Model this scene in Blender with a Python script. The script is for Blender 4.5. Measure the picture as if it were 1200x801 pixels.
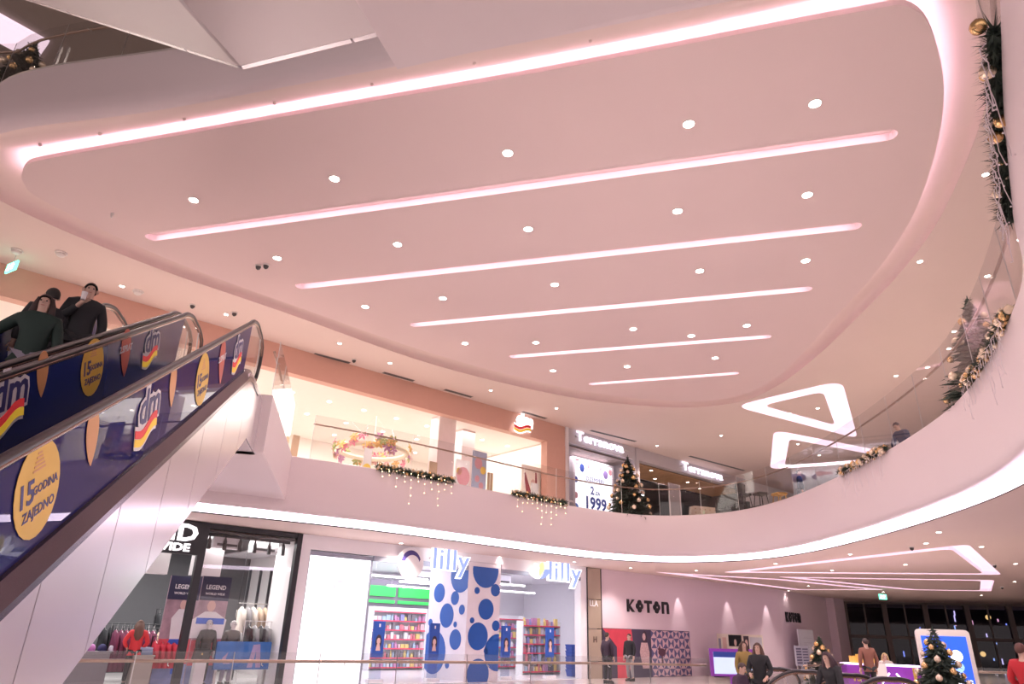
import bpy, bmesh, math, random
from mathutils import Vector, Matrix
from mathutils.geometry import tessellate_polygon
for o in list(bpy.data.objects): bpy.data.objects.remove(o)
SC = bpy.context.scene
COL = SC.collection
R = math.radians
random.seed(7)

# ------------------------------------------------------------------ camera
EYE = 1.65
TH, RO = R(23.0), R(1.72)
_r = Vector((1, 0, 0)); _f = Vector((0, math.cos(TH), math.sin(TH))); _u = Vector((0, -math.sin(TH), math.cos(TH)))
_cr = _r*math.cos(RO) + _u*math.sin(RO)
_cu = _u*math.cos(RO) - _r*math.sin(RO)
cd = bpy.data.cameras.new('camera'); cam = bpy.data.objects.new('camera', cd); COL.objects.link(cam)
cd.sensor_width = 36; cd.lens = 24; cd.clip_end = 300; cd.clip_start = .05
m = Matrix((_cr, _cu, -_f)).transposed().to_4x4(); m.translation = (0, 0, EYE)
cam.matrix_world = m
SC.camera = cam

# ------------------------------------------------------------------ world, exposure
w = bpy.data.worlds.new('world'); SC.world = w; w.use_nodes = True
bg = w.node_tree.nodes['Background']
bg.inputs[0].default_value = (1.0, .83, .82, 1); bg.inputs[1].default_value = .95
vs = SC.view_settings
vs.view_transform = 'Standard'; vs.look = 'None'; vs.exposure = .8; vs.gamma = 1; vs.use_curve_mapping = False

# unseen fill lights added below: bounced off the pale floor, they brighten the ceilings
def _area(name, loc, energy, sx, sy, col):
    l = bpy.data.lights.new(name, 'AREA'); l.energy = energy; l.color = col; l.shape = 'RECTANGLE'; l.size = sx; l.size_y = sy
    o = bpy.data.objects.new(name, l); COL.objects.link(o); o.location = loc
for _x, _y in ((-13.5, 12), (-9, 17), (-3, 19), (3, 21), (8, 20.5), (11, 14)):
    _area('lower_storey_fill', (_x, _y, -.6), 820, 5, 4, (1, .88, .85))

# ------------------------------------------------------------------ survey helpers
def survey(px, py, z):
    """plan point of a spot seen in the photograph that lies on the level z"""
    x = (px-600)/800; y = -(py-400.5)/800
    d = _f + _cr*x + _cu*y
    t = (z-EYE)/d.z
    return Vector((d.x*t, d.y*t, z))
FO = Vector((-6.4, 22.0, 0)); FA = R(41.0)                     # shop front line: origin and heading
FX = Vector((math.cos(FA), math.sin(FA), 0)); FN = Vector((-math.sin(FA), math.cos(FA), 0))
def F(u, off, z): return FO + FX*u + FN*off + Vector((0, 0, z))

def ray(px, py):
    return _f + _cr*((px-600)/800) - _cu*((py-400.5)/800)
def Fpx(px, py, off=0):
    """(u, z) on the shop front plane set back by off"""
    d = ray(px, py); o = FO + FN*off - Vector((0, 0, 0)); t = o.dot(FN)/d.dot(FN); p = d*t
    return (p-FO).dot(FX), EYE + p.z
def Epx(px, py, w_):
    """(s, z) on the vertical plane of an escalator side"""
    d = ray(px, py); t = w_/d.dot(EW); p = d*t
    return p.dot(EX), EYE + p.z

# ------------------------------------------------------------------ materials
MATS = {}
def mat(name, col, rough=.5, metal=0, emis=None, es=0, noise=.04, scale=5, bump=0, alpha=None, spec=.5):
    if name in MATS: return MATS[name]
    M = bpy.data.materials.new(name); M.use_nodes = True; MATS[name] = M
    nt = M.node_tree; b = nt.nodes['Principled BSDF']
    b.inputs['Roughness'].default_value = rough; b.inputs['Metallic'].default_value = metal
    b.inputs['Specular IOR Level'].default_value = spec
    c = (*col, 1)
    tc = nt.nodes.new('ShaderNodeTexCoord'); nz = nt.nodes.new('ShaderNodeTexNoise')
    nz.inputs['Scale'].default_value = scale; nz.inputs['Detail'].default_value = 3
    nt.links.new(tc.outputs['Object'], nz.inputs['Vector'])
    rm = nt.nodes.new('ShaderNodeMix'); rm.data_type = 'RGBA'
    rm.inputs[6].default_value = tuple(max(0, k*(1-noise)) for k in col) + (1,)
    rm.inputs[7].default_value = tuple(min(1, k*(1+noise)) for k in col) + (1,)
    nt.links.new(nz.outputs['Fac'], rm.inputs[0]); nt.links.new(rm.outputs[2], b.inputs['Base Color'])
    if bump:
        bp = nt.nodes.new('ShaderNodeBump'); bp.inputs['Strength'].default_value = bump
        nt.links.new(nz.outputs['Fac'], bp.inputs['Height']); nt.links.new(bp.outputs[0], b.inputs['Normal'])
    if emis:
        b.inputs['Emission Color'].default_value = (*emis, 1); b.inputs['Emission Strength'].default_value = es
    return M
def glassmat(name, tint=(.93, .96, .96), rough=0.0, refl=1.0, diff=None, dfac=0):
    """thin sheet of glass: see-through with Fresnel reflection"""
    if name in MATS: return MATS[name]
    M = bpy.data.materials.new(name); M.use_nodes = True; MATS[name] = M
    nt = M.node_tree; nt.nodes.clear()
    out = nt.nodes.new('ShaderNodeOutputMaterial'); tr = nt.nodes.new('ShaderNodeBsdfTransparent')
    gl = nt.nodes.new('ShaderNodeBsdfGlossy'); lw = nt.nodes.new('ShaderNodeLayerWeight'); lw.inputs[0].default_value = .5; pw = nt.nodes.new('ShaderNodeMath'); pw.operation = 'POWER'; pw.inputs[1].default_value = 4.0; fr = nt.nodes.new('ShaderNodeMath'); fr.operation = 'MULTIPLY_ADD'; fr.inputs[1].default_value = .93; fr.inputs[2].default_value = .06; nt.links.new(lw.outputs['Facing'], pw.inputs[0]); nt.links.new(pw.outputs[0], fr.inputs[0]); mx = nt.nodes.new('ShaderNodeMixShader')
    mul = nt.nodes.new('ShaderNodeMath'); mul.operation = 'MULTIPLY'; mul.inputs[1].default_value = refl
    tr.inputs[0].default_value = (*tint, 1); gl.inputs['Roughness'].default_value = rough
    nt.links.new(fr.outputs[0], mul.inputs[0]); nt.links.new(mul.outputs[0], mx.inputs[0])
    base = tr.outputs[0]
    if diff:
        df = nt.nodes.new('ShaderNodeBsdfDiffuse'); df.inputs[0].default_value = (*diff, 1)
        m2 = nt.nodes.new('ShaderNodeMixShader'); m2.inputs[0].default_value = dfac
        nt.links.new(tr.outputs[0], m2.inputs[1]); nt.links.new(df.outputs[0], m2.inputs[2]); base = m2.outputs[0]
    nt.links.new(base, mx.inputs[1]); nt.links.new(gl.outputs[0], mx.inputs[2])
    nt.links.new(mx.outputs[0], out.inputs[0])
    return M
PLASTER = mat('plaster_ceiling', (.79, .64, .60), .85, noise=.02, scale=.6)
PANEL = mat('plaster_panel', (.77, .61, .60), .85, noise=.02, scale=.5)
WHITE = mat('white_paint', (.82, .77, .78), .5, noise=.02, scale=1)
SLABW = mat('slab_paint', (.74, .63, .65), .6, noise=.02, scale=.5)
FLOORM = mat('polished_floor', (.62, .56, .53), .15, noise=.08, scale=1.2)
WALLW = mat('wall_white', (.86, .82, .83), .6, noise=.02, scale=1)
KOTONW = mat('wall_lilac', (.78, .63, .72), .6, noise=.02, scale=1)
LED = mat('led_pink', (1, .85, .95), .5, emis=(1, .70, .89), es=10)
LEDL = mat('led_violet', (1, .9, 1), .5, emis=(.97, .80, 1), es=5)
LEDT = mat('led_trough', (.55, .45, .5), .5, emis=(1, .76, .89), es=.56)
LEDS = mat('led_slot', (1, .9, 1), .5, emis=(1, .76, .90), es=5)
BLACK = mat('black_metal', (.02, .02, .025), .35, noise=.1)
DARK = mat('dark_grey', (.07, .065, .07), .5, noise=.1)
STEEL = mat('brushed_steel', (.62, .60, .60), .28, 1, noise=.05, scale=20)
BRONZE = mat('bronze_rail', (.42, .30, .24), .3, 1, noise=.08, scale=12)
CHARC = mat('charcoal_wall', (.10, .10, .11), .6, noise=.06)
GLASS = glassmat('railing_glass', (.94, .94, .94), refl=.55)
LAMP = mat('lamp_lens', (1, 1, 1), .5, emis=(1, .9, .82), es=14)
LAMPW = mat('shop_lamp_lens', (1, 1, 1), .5, emis=(1, .95, .88), es=5)
TUBEW = mat('tube_lamp', (1, 1, 1), .5, emis=(.95, .95, 1), es=4)

# ------------------------------------------------------------------ mesh helpers
class MB:
    def __init__(s): s.v = []; s.f = []; s.mi = []; s.cur = 0; s.sm = []; s.smooth = False
    def add(s, vs, fs):
        n = len(s.v); s.v += [tuple(p) for p in vs]
        for f in fs: s.f.append([n+i for i in f]); s.mi.append(s.cur); s.sm.append(s.smooth)
        return s
    def box(s, x0, x1, y0, y1, z0, z1):
        return s.add([(x0,y0,z0),(x1,y0,z0),(x1,y1,z0),(x0,y1,z0),(x0,y0,z1),(x1,y0,z1),(x1,y1,z1),(x0,y1,z1)],
            [(0,3,2,1),(4,5,6,7),(0,1,5,4),(1,2,6,5),(2,3,7,6),(3,0,4,7)])
    def prism(s, pts, ax, a, b):
        """polygon extruded along axis ax from a to b; pts are the other two coordinates in order"""
        def P(p, t):
            q = list(p); q.insert(ax, t); return q
        n = len(pts)
        vs = [P(p, a) for p in pts] + [P(p, b) for p in pts]
        tri = tessellate_polygon([[Vector((p[0], p[1], 0)) for p in pts]])
        fs = [tuple(t) for t in tri] + [tuple(n+i for i in reversed(t)) for t in tri]
        fs += [(i, (i+1) % n, n+(i+1) % n, n+i) for i in range(n)]
        return s.add(vs, fs)
    def tube(s, pts, r, k=6, closed=False, cap=True):
        pts = [Vector(p) for p in pts]; n = len(pts); rr = r if isinstance(r, (list, tuple)) else [r]*n
        vs = []; prev = None
        for i, p in enumerate(pts):
            a = pts[i-1] if (i > 0 or closed) else p; b = pts[(i+1) % n] if (i < n-1 or closed) else p
            t = (b-a).normalized()
            if prev is None:
                up = Vector((0,0,1)) if abs(t.z) < .9 else Vector((1,0,0)); x = t.cross(up).normalized()
            else:
                x = (prev - t*prev.dot(t)); x = x.normalized() if x.length > 1e-6 else t.orthogonal().normalized()
            prev = x; y = t.cross(x)
            vs += [p + (x*math.cos(2*math.pi*j/k) + y*math.sin(2*math.pi*j/k))*rr[i] for j in range(k)]
        fs = [(i*k+j, i*k+(j+1)%k, ((i+1)%n)*k+(j+1)%k, ((i+1)%n)*k+j) for i in range(n if closed else n-1) for j in range(k)]
        if cap and not closed: fs += [tuple(reversed(range(k))), tuple((n-1)*k+j for j in range(k))]
        return s.add(vs, fs)
    def lathe(s, prof, k=16, c=(0,0,0)):
        vs = []; n = len(prof)
        for r, z in prof:
            vs += [(c[0]+r*math.cos(2*math.pi*j/k), c[1]+r*math.sin(2*math.pi*j/k), c[2]+z) for j in range(k)]
        fs = [(i*k+j, i*k+(j+1)%k, (i+1)*k+(j+1)%k, (i+1)*k+j) for i in range(n-1) for j in range(k)]
        fs += [tuple(reversed(range(k))), tuple((n-1)*k+j for j in range(k))]
        return s.add(vs, fs)
    def ball(s, c, r, k=8, n=6, sz=1):
        return s.lathe([(max(1e-3, r*math.sin(math.pi*i/n)), -r*sz*math.cos(math.pi*i/n)) for i in range(n+1)], k, c)
    def disc(s, cx, cz, rx, rz, y, t=.01, k=20, x=None):
        """flat ellipse in the local XZ plane, thickness t towards -y"""
        return s.prism([(cx+rx*math.cos(2*math.pi*j/k), cz+rz*math.sin(2*math.pi*j/k)) for j in range(k)], 1, y-t, y)
    def loft(s, rings, closed=False):
        """rings: list of equally long point lists"""
        k = len(rings[0]); n = len(rings); vs = [p for r_ in rings for p in r_]
        fs = [(i*k+j, i*k+j+1, ((i+1)%n)*k+j+1, ((i+1)%n)*k+j) for i in range(n if closed else n-1) for j in range(k-1)]
        return s.add(vs, fs)
    def poly(s, outer, holes=(), z=0, flip=False):
        ls = [[Vector((p[0], p[1], 0)) for p in outer]] + [[Vector((p[0], p[1], 0)) for p in h] for h in holes]
        tri = tessellate_polygon(ls); fl = [p for l in ls for p in l]
        fs = []
        for t in tri:
            a, b, c = (fl[i] for i in t); up = (b-a).cross(c-a).z > 0
            fs.append(tuple(t) if up != flip else tuple(reversed(t)))
        return s.add([(p.x, p.y, z) for p in fl], fs)
    def build(s, name, ms, parent=None, loc=None, rz=0, smooth=None, rot=None):
        me = bpy.data.meshes.new(name); me.from_pydata(s.v, [], s.f)
        if not isinstance(ms, (list, tuple)): ms = [ms]
        for x in ms: me.materials.append(x)
        if len(ms) > 1: me.polygons.foreach_set('material_index', s.mi)
        if smooth is not None: me.polygons.foreach_set('use_smooth', [smooth]*len(s.f))
        elif any(s.sm): me.polygons.foreach_set('use_smooth', s.sm)
        me.validate(); me.update()
        o = bpy.data.objects.new(name, me); COL.objects.link(o)
        if parent: o.parent = parent
        if loc is not None: o.location = loc
        if rot: o.rotation_euler = rot
        else: o.rotation_euler.z = rz
        return o
def tag(o, label, cat=None, group=None, kind=None):
    if label: o['label'] = label
    if cat: o['category'] = cat
    if group: o['group'] = group
    if kind: o['kind'] = kind
    return o
def thing(name, label, cat, loc=(0,0,0), rz=0, group=None):
    o = bpy.data.objects.new(name, None); COL.objects.link(o); o.location = loc; o.rotation_euler.z = rz
    o.empty_display_size = .1
    return tag(o, label, cat, group)
def struct(o, label=None):
    o['kind'] = 'structure'
    if label: o['label'] = label
    return o
def copy_tree(o, parent=None):
    c = o.copy(); COL.objects.link(c); c.parent = parent
    for ch in [x for x in list(bpy.data.objects) if x.parent == o]: copy_tree(ch, c)
    return c
def crom(P, n=6, closed=False):
    P = [Vector((*p, 0)[:3]) if len(p) == 2 else Vector(p) for p in P]; out = []; N = len(P)
    for i in range(N if closed else N-1):
        g = (lambda k: P[k % N]) if closed else (lambda k: P[min(max(k, 0), N-1)])
        a, b, c, d = g(i-1), g(i), g(i+1), g(i+2)
        for j in range(n):
            t = j/n
            out.append(.5*((2*b) + (c-a)*t + (2*a-5*b+4*c-d)*t*t + (3*b-a-3*c+d)*t**3))
    if not closed: out.append(P[-1])
    return out
def offset(P, d, closed=False):
    out = []; N = len(P)
    for i, p in enumerate(P):
        a = P[i-1] if (i or closed) else p; b = P[(i+1) % N] if (i < N-1 or closed) else p
        t = (b-a); t = Vector((t.x, t.y, 0)).normalized(); out.append(p + Vector((-t.y, t.x, 0))*d)
    return out
def text(s, size, mat_, parent, loc=(0,0,0), rot=(math.pi/2, 0, 0), bold=0, extr=.01, name='lettering', shear=0, align='LEFT', space=1, sx=1):
    cu = bpy.data.curves.new('t', 'FONT'); cu.body = s; cu.size = size; cu.extrude = extr; cu.offset = bold; cu.shear = shear
    cu.align_x = align; cu.space_character = space; cu.resolution_u = 2
    to = bpy.data.objects.new('t', cu); COL.objects.link(to)
    me = bpy.data.meshes.new_from_object(to.evaluated_get(bpy.context.evaluated_depsgraph_get()))
    bpy.data.objects.remove(to)
    me.materials.clear(); me.materials.append(mat_)
    if sx != 1:
        for v in me.vertices: v.co.x *= sx
    o = bpy.data.objects.new(name, me); COL.objects.link(o); o.parent = parent; o.location = loc; o.rotation_euler = rot
    return o
def spot(name, parent, loc, energy, col=(1, .86, .76), ang=110, blend=.6, size=.08, rot=(0,0,0)):
    l = bpy.data.lights.new(name, 'SPOT'); l.energy = energy; l.color = col; l.spot_size = R(ang); l.spot_blend = blend; l.shadow_soft_size = size
    o = bpy.data.objects.new(name, l); COL.objects.link(o); o.parent = parent; o.location = loc; o.rotation_euler = rot
    return o
def area(name, loc, energy, sx, sy, col=(1, .95, .9), rz=0, parent=None, rot=None):
    l = bpy.data.lights.new(name, 'AREA'); l.energy = energy; l.color = col; l.shape = 'RECTANGLE'; l.size = sx; l.size_y = sy
    o = bpy.data.objects.new(name, l); COL.objects.link(o); o.location = loc; o.rotation_euler = rot or (0, 0, rz); o.parent = parent
    return o
# ================================================================== SETTING
Z1C, Z2B, Z2F, Z2T, Z2C, Z3F = 4.3, 4.5, 5.9, 6.0, 10.2, 11.9
EDGE = [(-12,3),(-12,8),(-11.7,12),(-10.6,14.8),(-8.6,17.2),(-6.19,18.77),(-3.94,20.25),(-1.79,22.0),(.16,23.75),(2.13,25.45),(4.2,26.8),
        (6.25,27.2),(8.3,25.9),(9.3,23.1),(9.45,18.57),(9.05,14.28),(8.3,11.4),(6.73,7.98),(5.45,6.24),(4.31,4.7),(3.4,3.4),(2.6,2.3),(1.9,1.0)]
E2 = crom(EDGE, 8)                       # open curve, void on its right hand side
E2c = E2 + [Vector((1.9,-2,0)), Vector((-12,-2,0))]
def hole(d): return offset(E2, d) + [Vector((1.9+max(d,0)*0,-2,0)), Vector((-12-d,-2,0))]
# lower storey floor and the floor below it
VOID1 = [(-11,13),(-6.9,11.6),(-3.0,14.15),(.2,15.95),(2.15,17.04),(4.9,17.9),(7.6,16.8),(7.6,11),(5.5,5),(3,3),(-3.2,3),(-11,8)]
floor = struct(MB().poly([(-40,-12),(60,-12),(60,75),(-40,75)], [VOID1], 0).build('floor', FLOORM), 'polished floor around the open void')
struct(MB().poly([(-40,-12),(60,-12),(60,75),(-40,75)], [], -5.9).build('floor_lower', mat('pale_stone', (.78,.73,.71), .35)))
# upper floor slab: floor, rounded fascia, soffit lip
struct(MB().poly([(-40,-12),(60,-12),(60,75),(-40,75)], [hole(.05)], Z2F).build('floor_upper', FLOORM))
prof = [(.06, Z2F), (.06, Z2T), (-.02, Z2T), (-.03, Z2T-.02), (-.02, 5.4), (0, 4.95), (.02, 4.62), (.05, 4.53), (.12, 4.5), (.26, 4.5), (.26, 4.62)]
offs = [offset(E2, d) for d, _ in prof]
mb = MB(); mb.loft([[(offs[j][i].x, offs[j][i].y, prof[j][1]) for j in range(len(prof))] for i in range(len(E2))])
struct(mb.build('trim_1', SLABW, smooth=True), 'curved plaster edge band of the upper gallery')
# light cove below the band
o1, o2, o3 = offset(E2, .26), offset(E2, .34), offset(E2, .62)
mb = MB(); mb.loft([[(o1[i].x, o1[i].y, 4.56), (o2[i].x, o2[i].y, 4.56), (o3[i].x, o3[i].y, 4.34)] for i in range(len(E2))])
cv = mb.build('cove_light', LEDL, smooth=True); tag(cv, 'long bright cove light strip under the curved gallery edge', 'cove light')
# lower ceiling with light troughs cut into it
def rounded(P, r, n=5):
    out = []; N = len(P); P = [Vector((p[0], p[1], 0)) for p in P]
    for i, p in enumerate(P):
        a = (P[i-1]-p); b = (P[(i+1)%N]-p); ra = min(r, a.length*.45); rb = min(r, b.length*.45)
        q0 = p + a.normalized()*ra; q1 = p + b.normalized()*rb
        for j in range(n+1):
            t = j/n; out.append(q0*(1-t)**2 + p*2*t*(1-t) + q1*t*t)
    return out
def inset(P, d):
    A = sum(P[i-1].x*P[i].y - P[i].x*P[i-1].y for i in range(len(P)))
    return offset(P, d if A > 0 else -d, True)
def trough(outer, inner, z, depth, m, name, label, emat, group=None):
    """ring shaped recess in a ceiling: walls, glowing top; the island comes back down"""
    t = thing(name, label, 'ceiling light', (0,0,0), 0, group)
    mb = MB().poly([(p.x,p.y) for p in outer], [[(p.x,p.y) for p in inner]], z+depth, True); mb.build('glowing_channel', emat, t)
    mb = MB()
    for L in (outer, inner):
        n = len(L); mb.add([(p.x,p.y,z) for p in L]+[(p.x,p.y,z+depth) for p in L], [(i,(i+1)%n,n+(i+1)%n,n+i) for i in range(n)])
    mb.build('channel_wall', emat if m is None else m, t)
    MB().poly([(p.x,p.y) for p in inner], [], z, True).build('ceiling_island', PLASTER, t)
    return t
TROUGHWALL = mat('trough_wall', (.95, .86, .9), .6, emis=(1,.6,.8), es=.2)
def pl(L, z): return [tuple(survey(x, y, z)[:2]) for x, y in L]
def shrink(Q, d):
    """polygon with every edge moved inwards by d (mitred)"""
    Q = [Vector((q[0], q[1])) for q in Q]; n = len(Q)
    A = sum(Q[i-1].x*Q[i].y - Q[i].x*Q[i-1].y for i in range(n)); s_ = 1 if A > 0 else -1; out = []
    for i in range(n):
        a, b, c = Q[i-1], Q[i], Q[(i+1) % n]; t1 = (b-a).normalized(); t2 = (c-b).normalized()
        n1 = Vector((-t1.y, t1.x))*s_; n2 = Vector((-t2.y, t2.x))*s_; k = (n1+n2); k = k/ k.dot(n1) if k.dot(n1) > 1e-4 else n1
        out.append(tuple(b + k*d))
    return out
T1q = [(9.4,31.3),(13.1,19.9),(19.9,28.6)]
T1, T1i = rounded(T1q, .5), rounded(shrink(T1q, .55), .5)
T2q = [(12.3,32.6),(21.2,31.0),(25.4,37.6),(21.5,38.4)]
T2, T2i = rounded(T2q, .4), rounded(shrink(T2q, .5), .4)
T3q = [(6.6,32.0),(13.2,33.9),(20.5,38.8),(16.5,41.0)]
T3, T3i = rounded(T3q, .4), rounded(shrink(T3q, .5), .4)
struct(MB().poly([(-40,-12),(60,-12),(60,75),(-40,75)], [hole(.6), T1, T2, T3], Z1C, True).build('ceiling_lower', PLASTER), 'smooth plaster ceiling over the lower shops')
trough(T1, T1i, Z1C, .14, TROUGHWALL, 'trough_light', 'large triangular light channel in the lower ceiling, wide mouth towards the curved gallery', LEDT, 'light channels of the lower ceiling')
trough(T2, T2i, Z1C, .14, TROUGHWALL, 'trough_light', 'four sided light channel in the lower ceiling beside the dark windows', LEDT, 'light channels of the lower ceiling')
trough(T3, T3i, Z1C, .14, TROUGHWALL, 'trough_light', 'narrow light channel in the lower ceiling along the lilac wall', LEDT, 'light channels of the lower ceiling')

# upper ceiling: floating panel in a coved recess
PN = [(-10.31,11.98),(-9.9,11.39),(-9.2,11.09),(-6.5,10.34),(-3.3,9.45),(-.13,8.59),(2.3,7.88),(4.78,7.15),(5.58,7.05),(6.39,7.8),(7.21,9.07),(8.0,10.9),
      (8.55,12.75),(8.9,15),(9.01,17.12),(9.2,20.0),(9.14,22.4),(8.4,24.3),(6.64,25.01),(3.3,24.4),(.2,22.8),(-2.78,20.71),(-6.11,17.62),(-8.63,15.09),(-10.21,12.75)]
RG = [(-11.6,12.0),(-11.0,10.95),(-9.6,10.4),(-6.7,9.8),(-3.45,8.92),(-.28,8.06),(2.15,7.35),(4.7,6.55),(6.3,6.2),(7.2,7.6),(8.05,9.2),(8.75,11.0),
      (9.35,13.0),(9.7,15.2),(9.85,17.5),(9.95,20.5),(9.75,23.4),(9.0,25.4),(6.9,26.4),(3.3,25.85),(-.1,24.2),(-3.3,21.9),(-6.7,18.5),(-9.4,15.9),(-11.3,13.4)]
KK = [.8,.35,.05,0,0,0,0,.15,.5,.9] + [1]*15
NS = 6
PC, RC = crom(PN, NS, True), crom(RG, NS, True)
KC = [p.x for p in crom([(k, 0) for k in KK], NS, True)]
ZP = 10.0
def lerp(a, b, t): return a + (b-a)*t
rows = []
for p, q, k in zip(PC, RC, KC):
    k = max(0, min(1, k)); d = q-p
    near = [(-.5, 10.32), (0, 10.28), (.12, 10.22), (.35, 10.15), (.7, 10.11), (1, 10.1), (1, 10.1)]
    far = [(-.5, 10.5), (0, 10.5), (.25, 10.5), (.55, 10.49), (.86, 10.44), (1, 10.36), (1, 10.2)]
    rows.append([tuple(p + d*lerp(a[0], b[0], k)) [:2] + (lerp(a[1], b[1], k),) for a, b in zip(near, far)])
mb = MB(); mb.loft(rows, True)
struct(mb.build('ceiling_cove', PLASTER, smooth=True), 'curved cove around the floating ceiling panel')
# slots
SL = [((172,279),(1052,157),.30),((347,336),(1010,264),.30),((481,381),(952,338),.28),((597,418),(904,394),.26),((690,450),(866,437),.24)]
slots = []
for a, b, wd in SL:
    A, B = survey(*a, ZP), survey(*b, ZP); t = (B-A).normalized(); n = Vector((-t.y, t.x, 0)); r = wd/2; A = A + t*r; B = B - t*r
    out = []
    for j in range(9): an = math.pi/2 + math.pi*j/8; out.append(A + t*math.cos(an)*r + n*math.sin(an)*r)
    for j in range(9): an = -math.pi/2 + math.pi*j/8; out.append(B + t*math.cos(an)*r + n*math.sin(an)*r)
    slots.append((out, A, B, t, n, r))
inner = inset(PC, .001)
mb = MB().poly(PC, [s[0] for s in slots], ZP, True)
N = len(PC)
mb.add([(p.x,p.y,ZP) for p in PC]+[(p.x,p.y,ZP+.09) for p in PC], [(i,(i+1)%N,N+(i+1)%N,N+i) for i in range(N)])
mb.add([(p.x,p.y,ZP+.09) for p in PC]+[(p.x,p.y,ZP+.092+.063*max(0,min(1,k))) for p, k in zip(PC, KC)], [(i,(i+1)%N,N+(i+1)%N,N+i) for i in range(N)])  # rim lip added to block low-angle LED light and keep the far cove dark
pin = inset(PC, .35)
mb.add([(p.x,p.y,ZP+.09) for p in PC]+[(p.x,p.y,ZP+.09) for p in pin], [(i,(i+1)%N,N+(i+1)%N,N+i) for i in range(N)])
for s in slots:
    L = s[0]; n = len(L)
    mb.add([(p.x,p.y,ZP) for p in L]+[(p.x,p.y,ZP+.16) for p in L], [(i,(i+1)%n,n+(i+1)%n,n+i) for i in range(n)])
    mb.poly(L, [], ZP+.16, True)
struct(mb.build('ceiling_panel', PANEL), 'large floating ceiling panel with five long slots')
for i, s in enumerate(slots):
    L, A, B, t, n, r = s
    b = MB(); q = [A+n*(-r+.08), B+n*(-r+.08), B+n*(-r+.17), A+n*(-r+.17)]
    b.prism([(p.x,p.y) for p in q], 2, ZP+.135, ZP+.155)
    tag(b.build('slot_light', LEDS), ['longest','second longest','middle','second shortest','shortest'][i]+' glowing light line in a slot of the ceiling panel', 'slot light', 'light slots of the ceiling panel')
# LED strip on the panel rim
la, lb = inset(PC, .02), inset(PC, .10)
mb = MB(); mb.loft([[(a.x,a.y,ZP+.105),(b.x,b.y,ZP+.105)] for a, b in zip(la, lb)], True)
tag(mb.build('rim_light', LED), 'pink light strip running round the rim of the ceiling panel', 'cove light')
# outer upper ceiling (C-shaped round the recess)
i0, i1 = 1*NS, 8*NS
loopfar = [RC[(i1+j) % N] for j in range((i0-i1) % N + 1)]      # right front -> far -> left front
U1q = [(8.9,26.0),(11.75,22.7),(15.9,30.2)]
U1, U1i = rounded(U1q, .9, 6), rounded(shrink(U1q, .72), .5, 6)
U2q = [(11.7,29.2),(20.5,33.4),(14.3,36.9)]
U2, U2i = rounded(U2q, .9, 6), rounded(shrink(U2q, .72), .5, 6)
mb = MB().poly([(p.x,p.y) for p in loopfar] + [(-40,10.9),(-40,75),(60,75),(60,-8),(7.5,5.8)], [U1, U2], Z2C, True)
struct(mb.build('ceiling_upper', PLASTER), 'plaster ceiling over the upper gallery')
trough(U1, U1i, Z2C, .3, None, 'trough_light', 'triangular light ring in the upper ceiling nearer the floating panel', LEDT, 'triangular light rings')
trough(U2, U2i, Z2C, .3, None, 'trough_light', 'triangular light ring in the upper ceiling beside the grey shop fascia', LEDT, 'triangular light rings')
# third storey slab edge
near = [Vector((-40,10.9,0)), Vector((-16,11.0,0)), Vector((-12.5,11.05,0))] + [RC[i] for i in range(i0, i1+1)] + [Vector((8.5,5.5,0)), Vector((14,3.6,0)), Vector((60,-8,0))]
prof3 = [(.3, 10.2), (0, 10.1), (-.1, 10.14), (-.16, 10.25), (-.15, 10.5), (0, 11.2), (.25, 11.86), (.3, 11.95), (.4, 11.95), (.4, 11.85)]
offs = [offset(near, d) for d, _ in prof3]
mb = MB(); mb.loft([[(offs[j][i].x, offs[j][i].y, prof3[j][1]) for j in range(len(prof3))] for i in range(len(near))])
struct(mb.build('trim_2', SLABW, smooth=True), 'plaster edge of the topmost gallery')
o4 = offset(near, .38)
mb = MB().poly([(p.x,p.y) for p in o4] + [(60,75),(-40,75)], [], Z3F); struct(mb.build('floor_top', FLOORM))
mb = MB().poly([(-60,-12),(60,-12),(60,75),(-60,75)], [], 16.4, True); struct(mb.build('ceiling_top', mat('ceiling_taupe', (.30,.25,.23), .8)))
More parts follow.
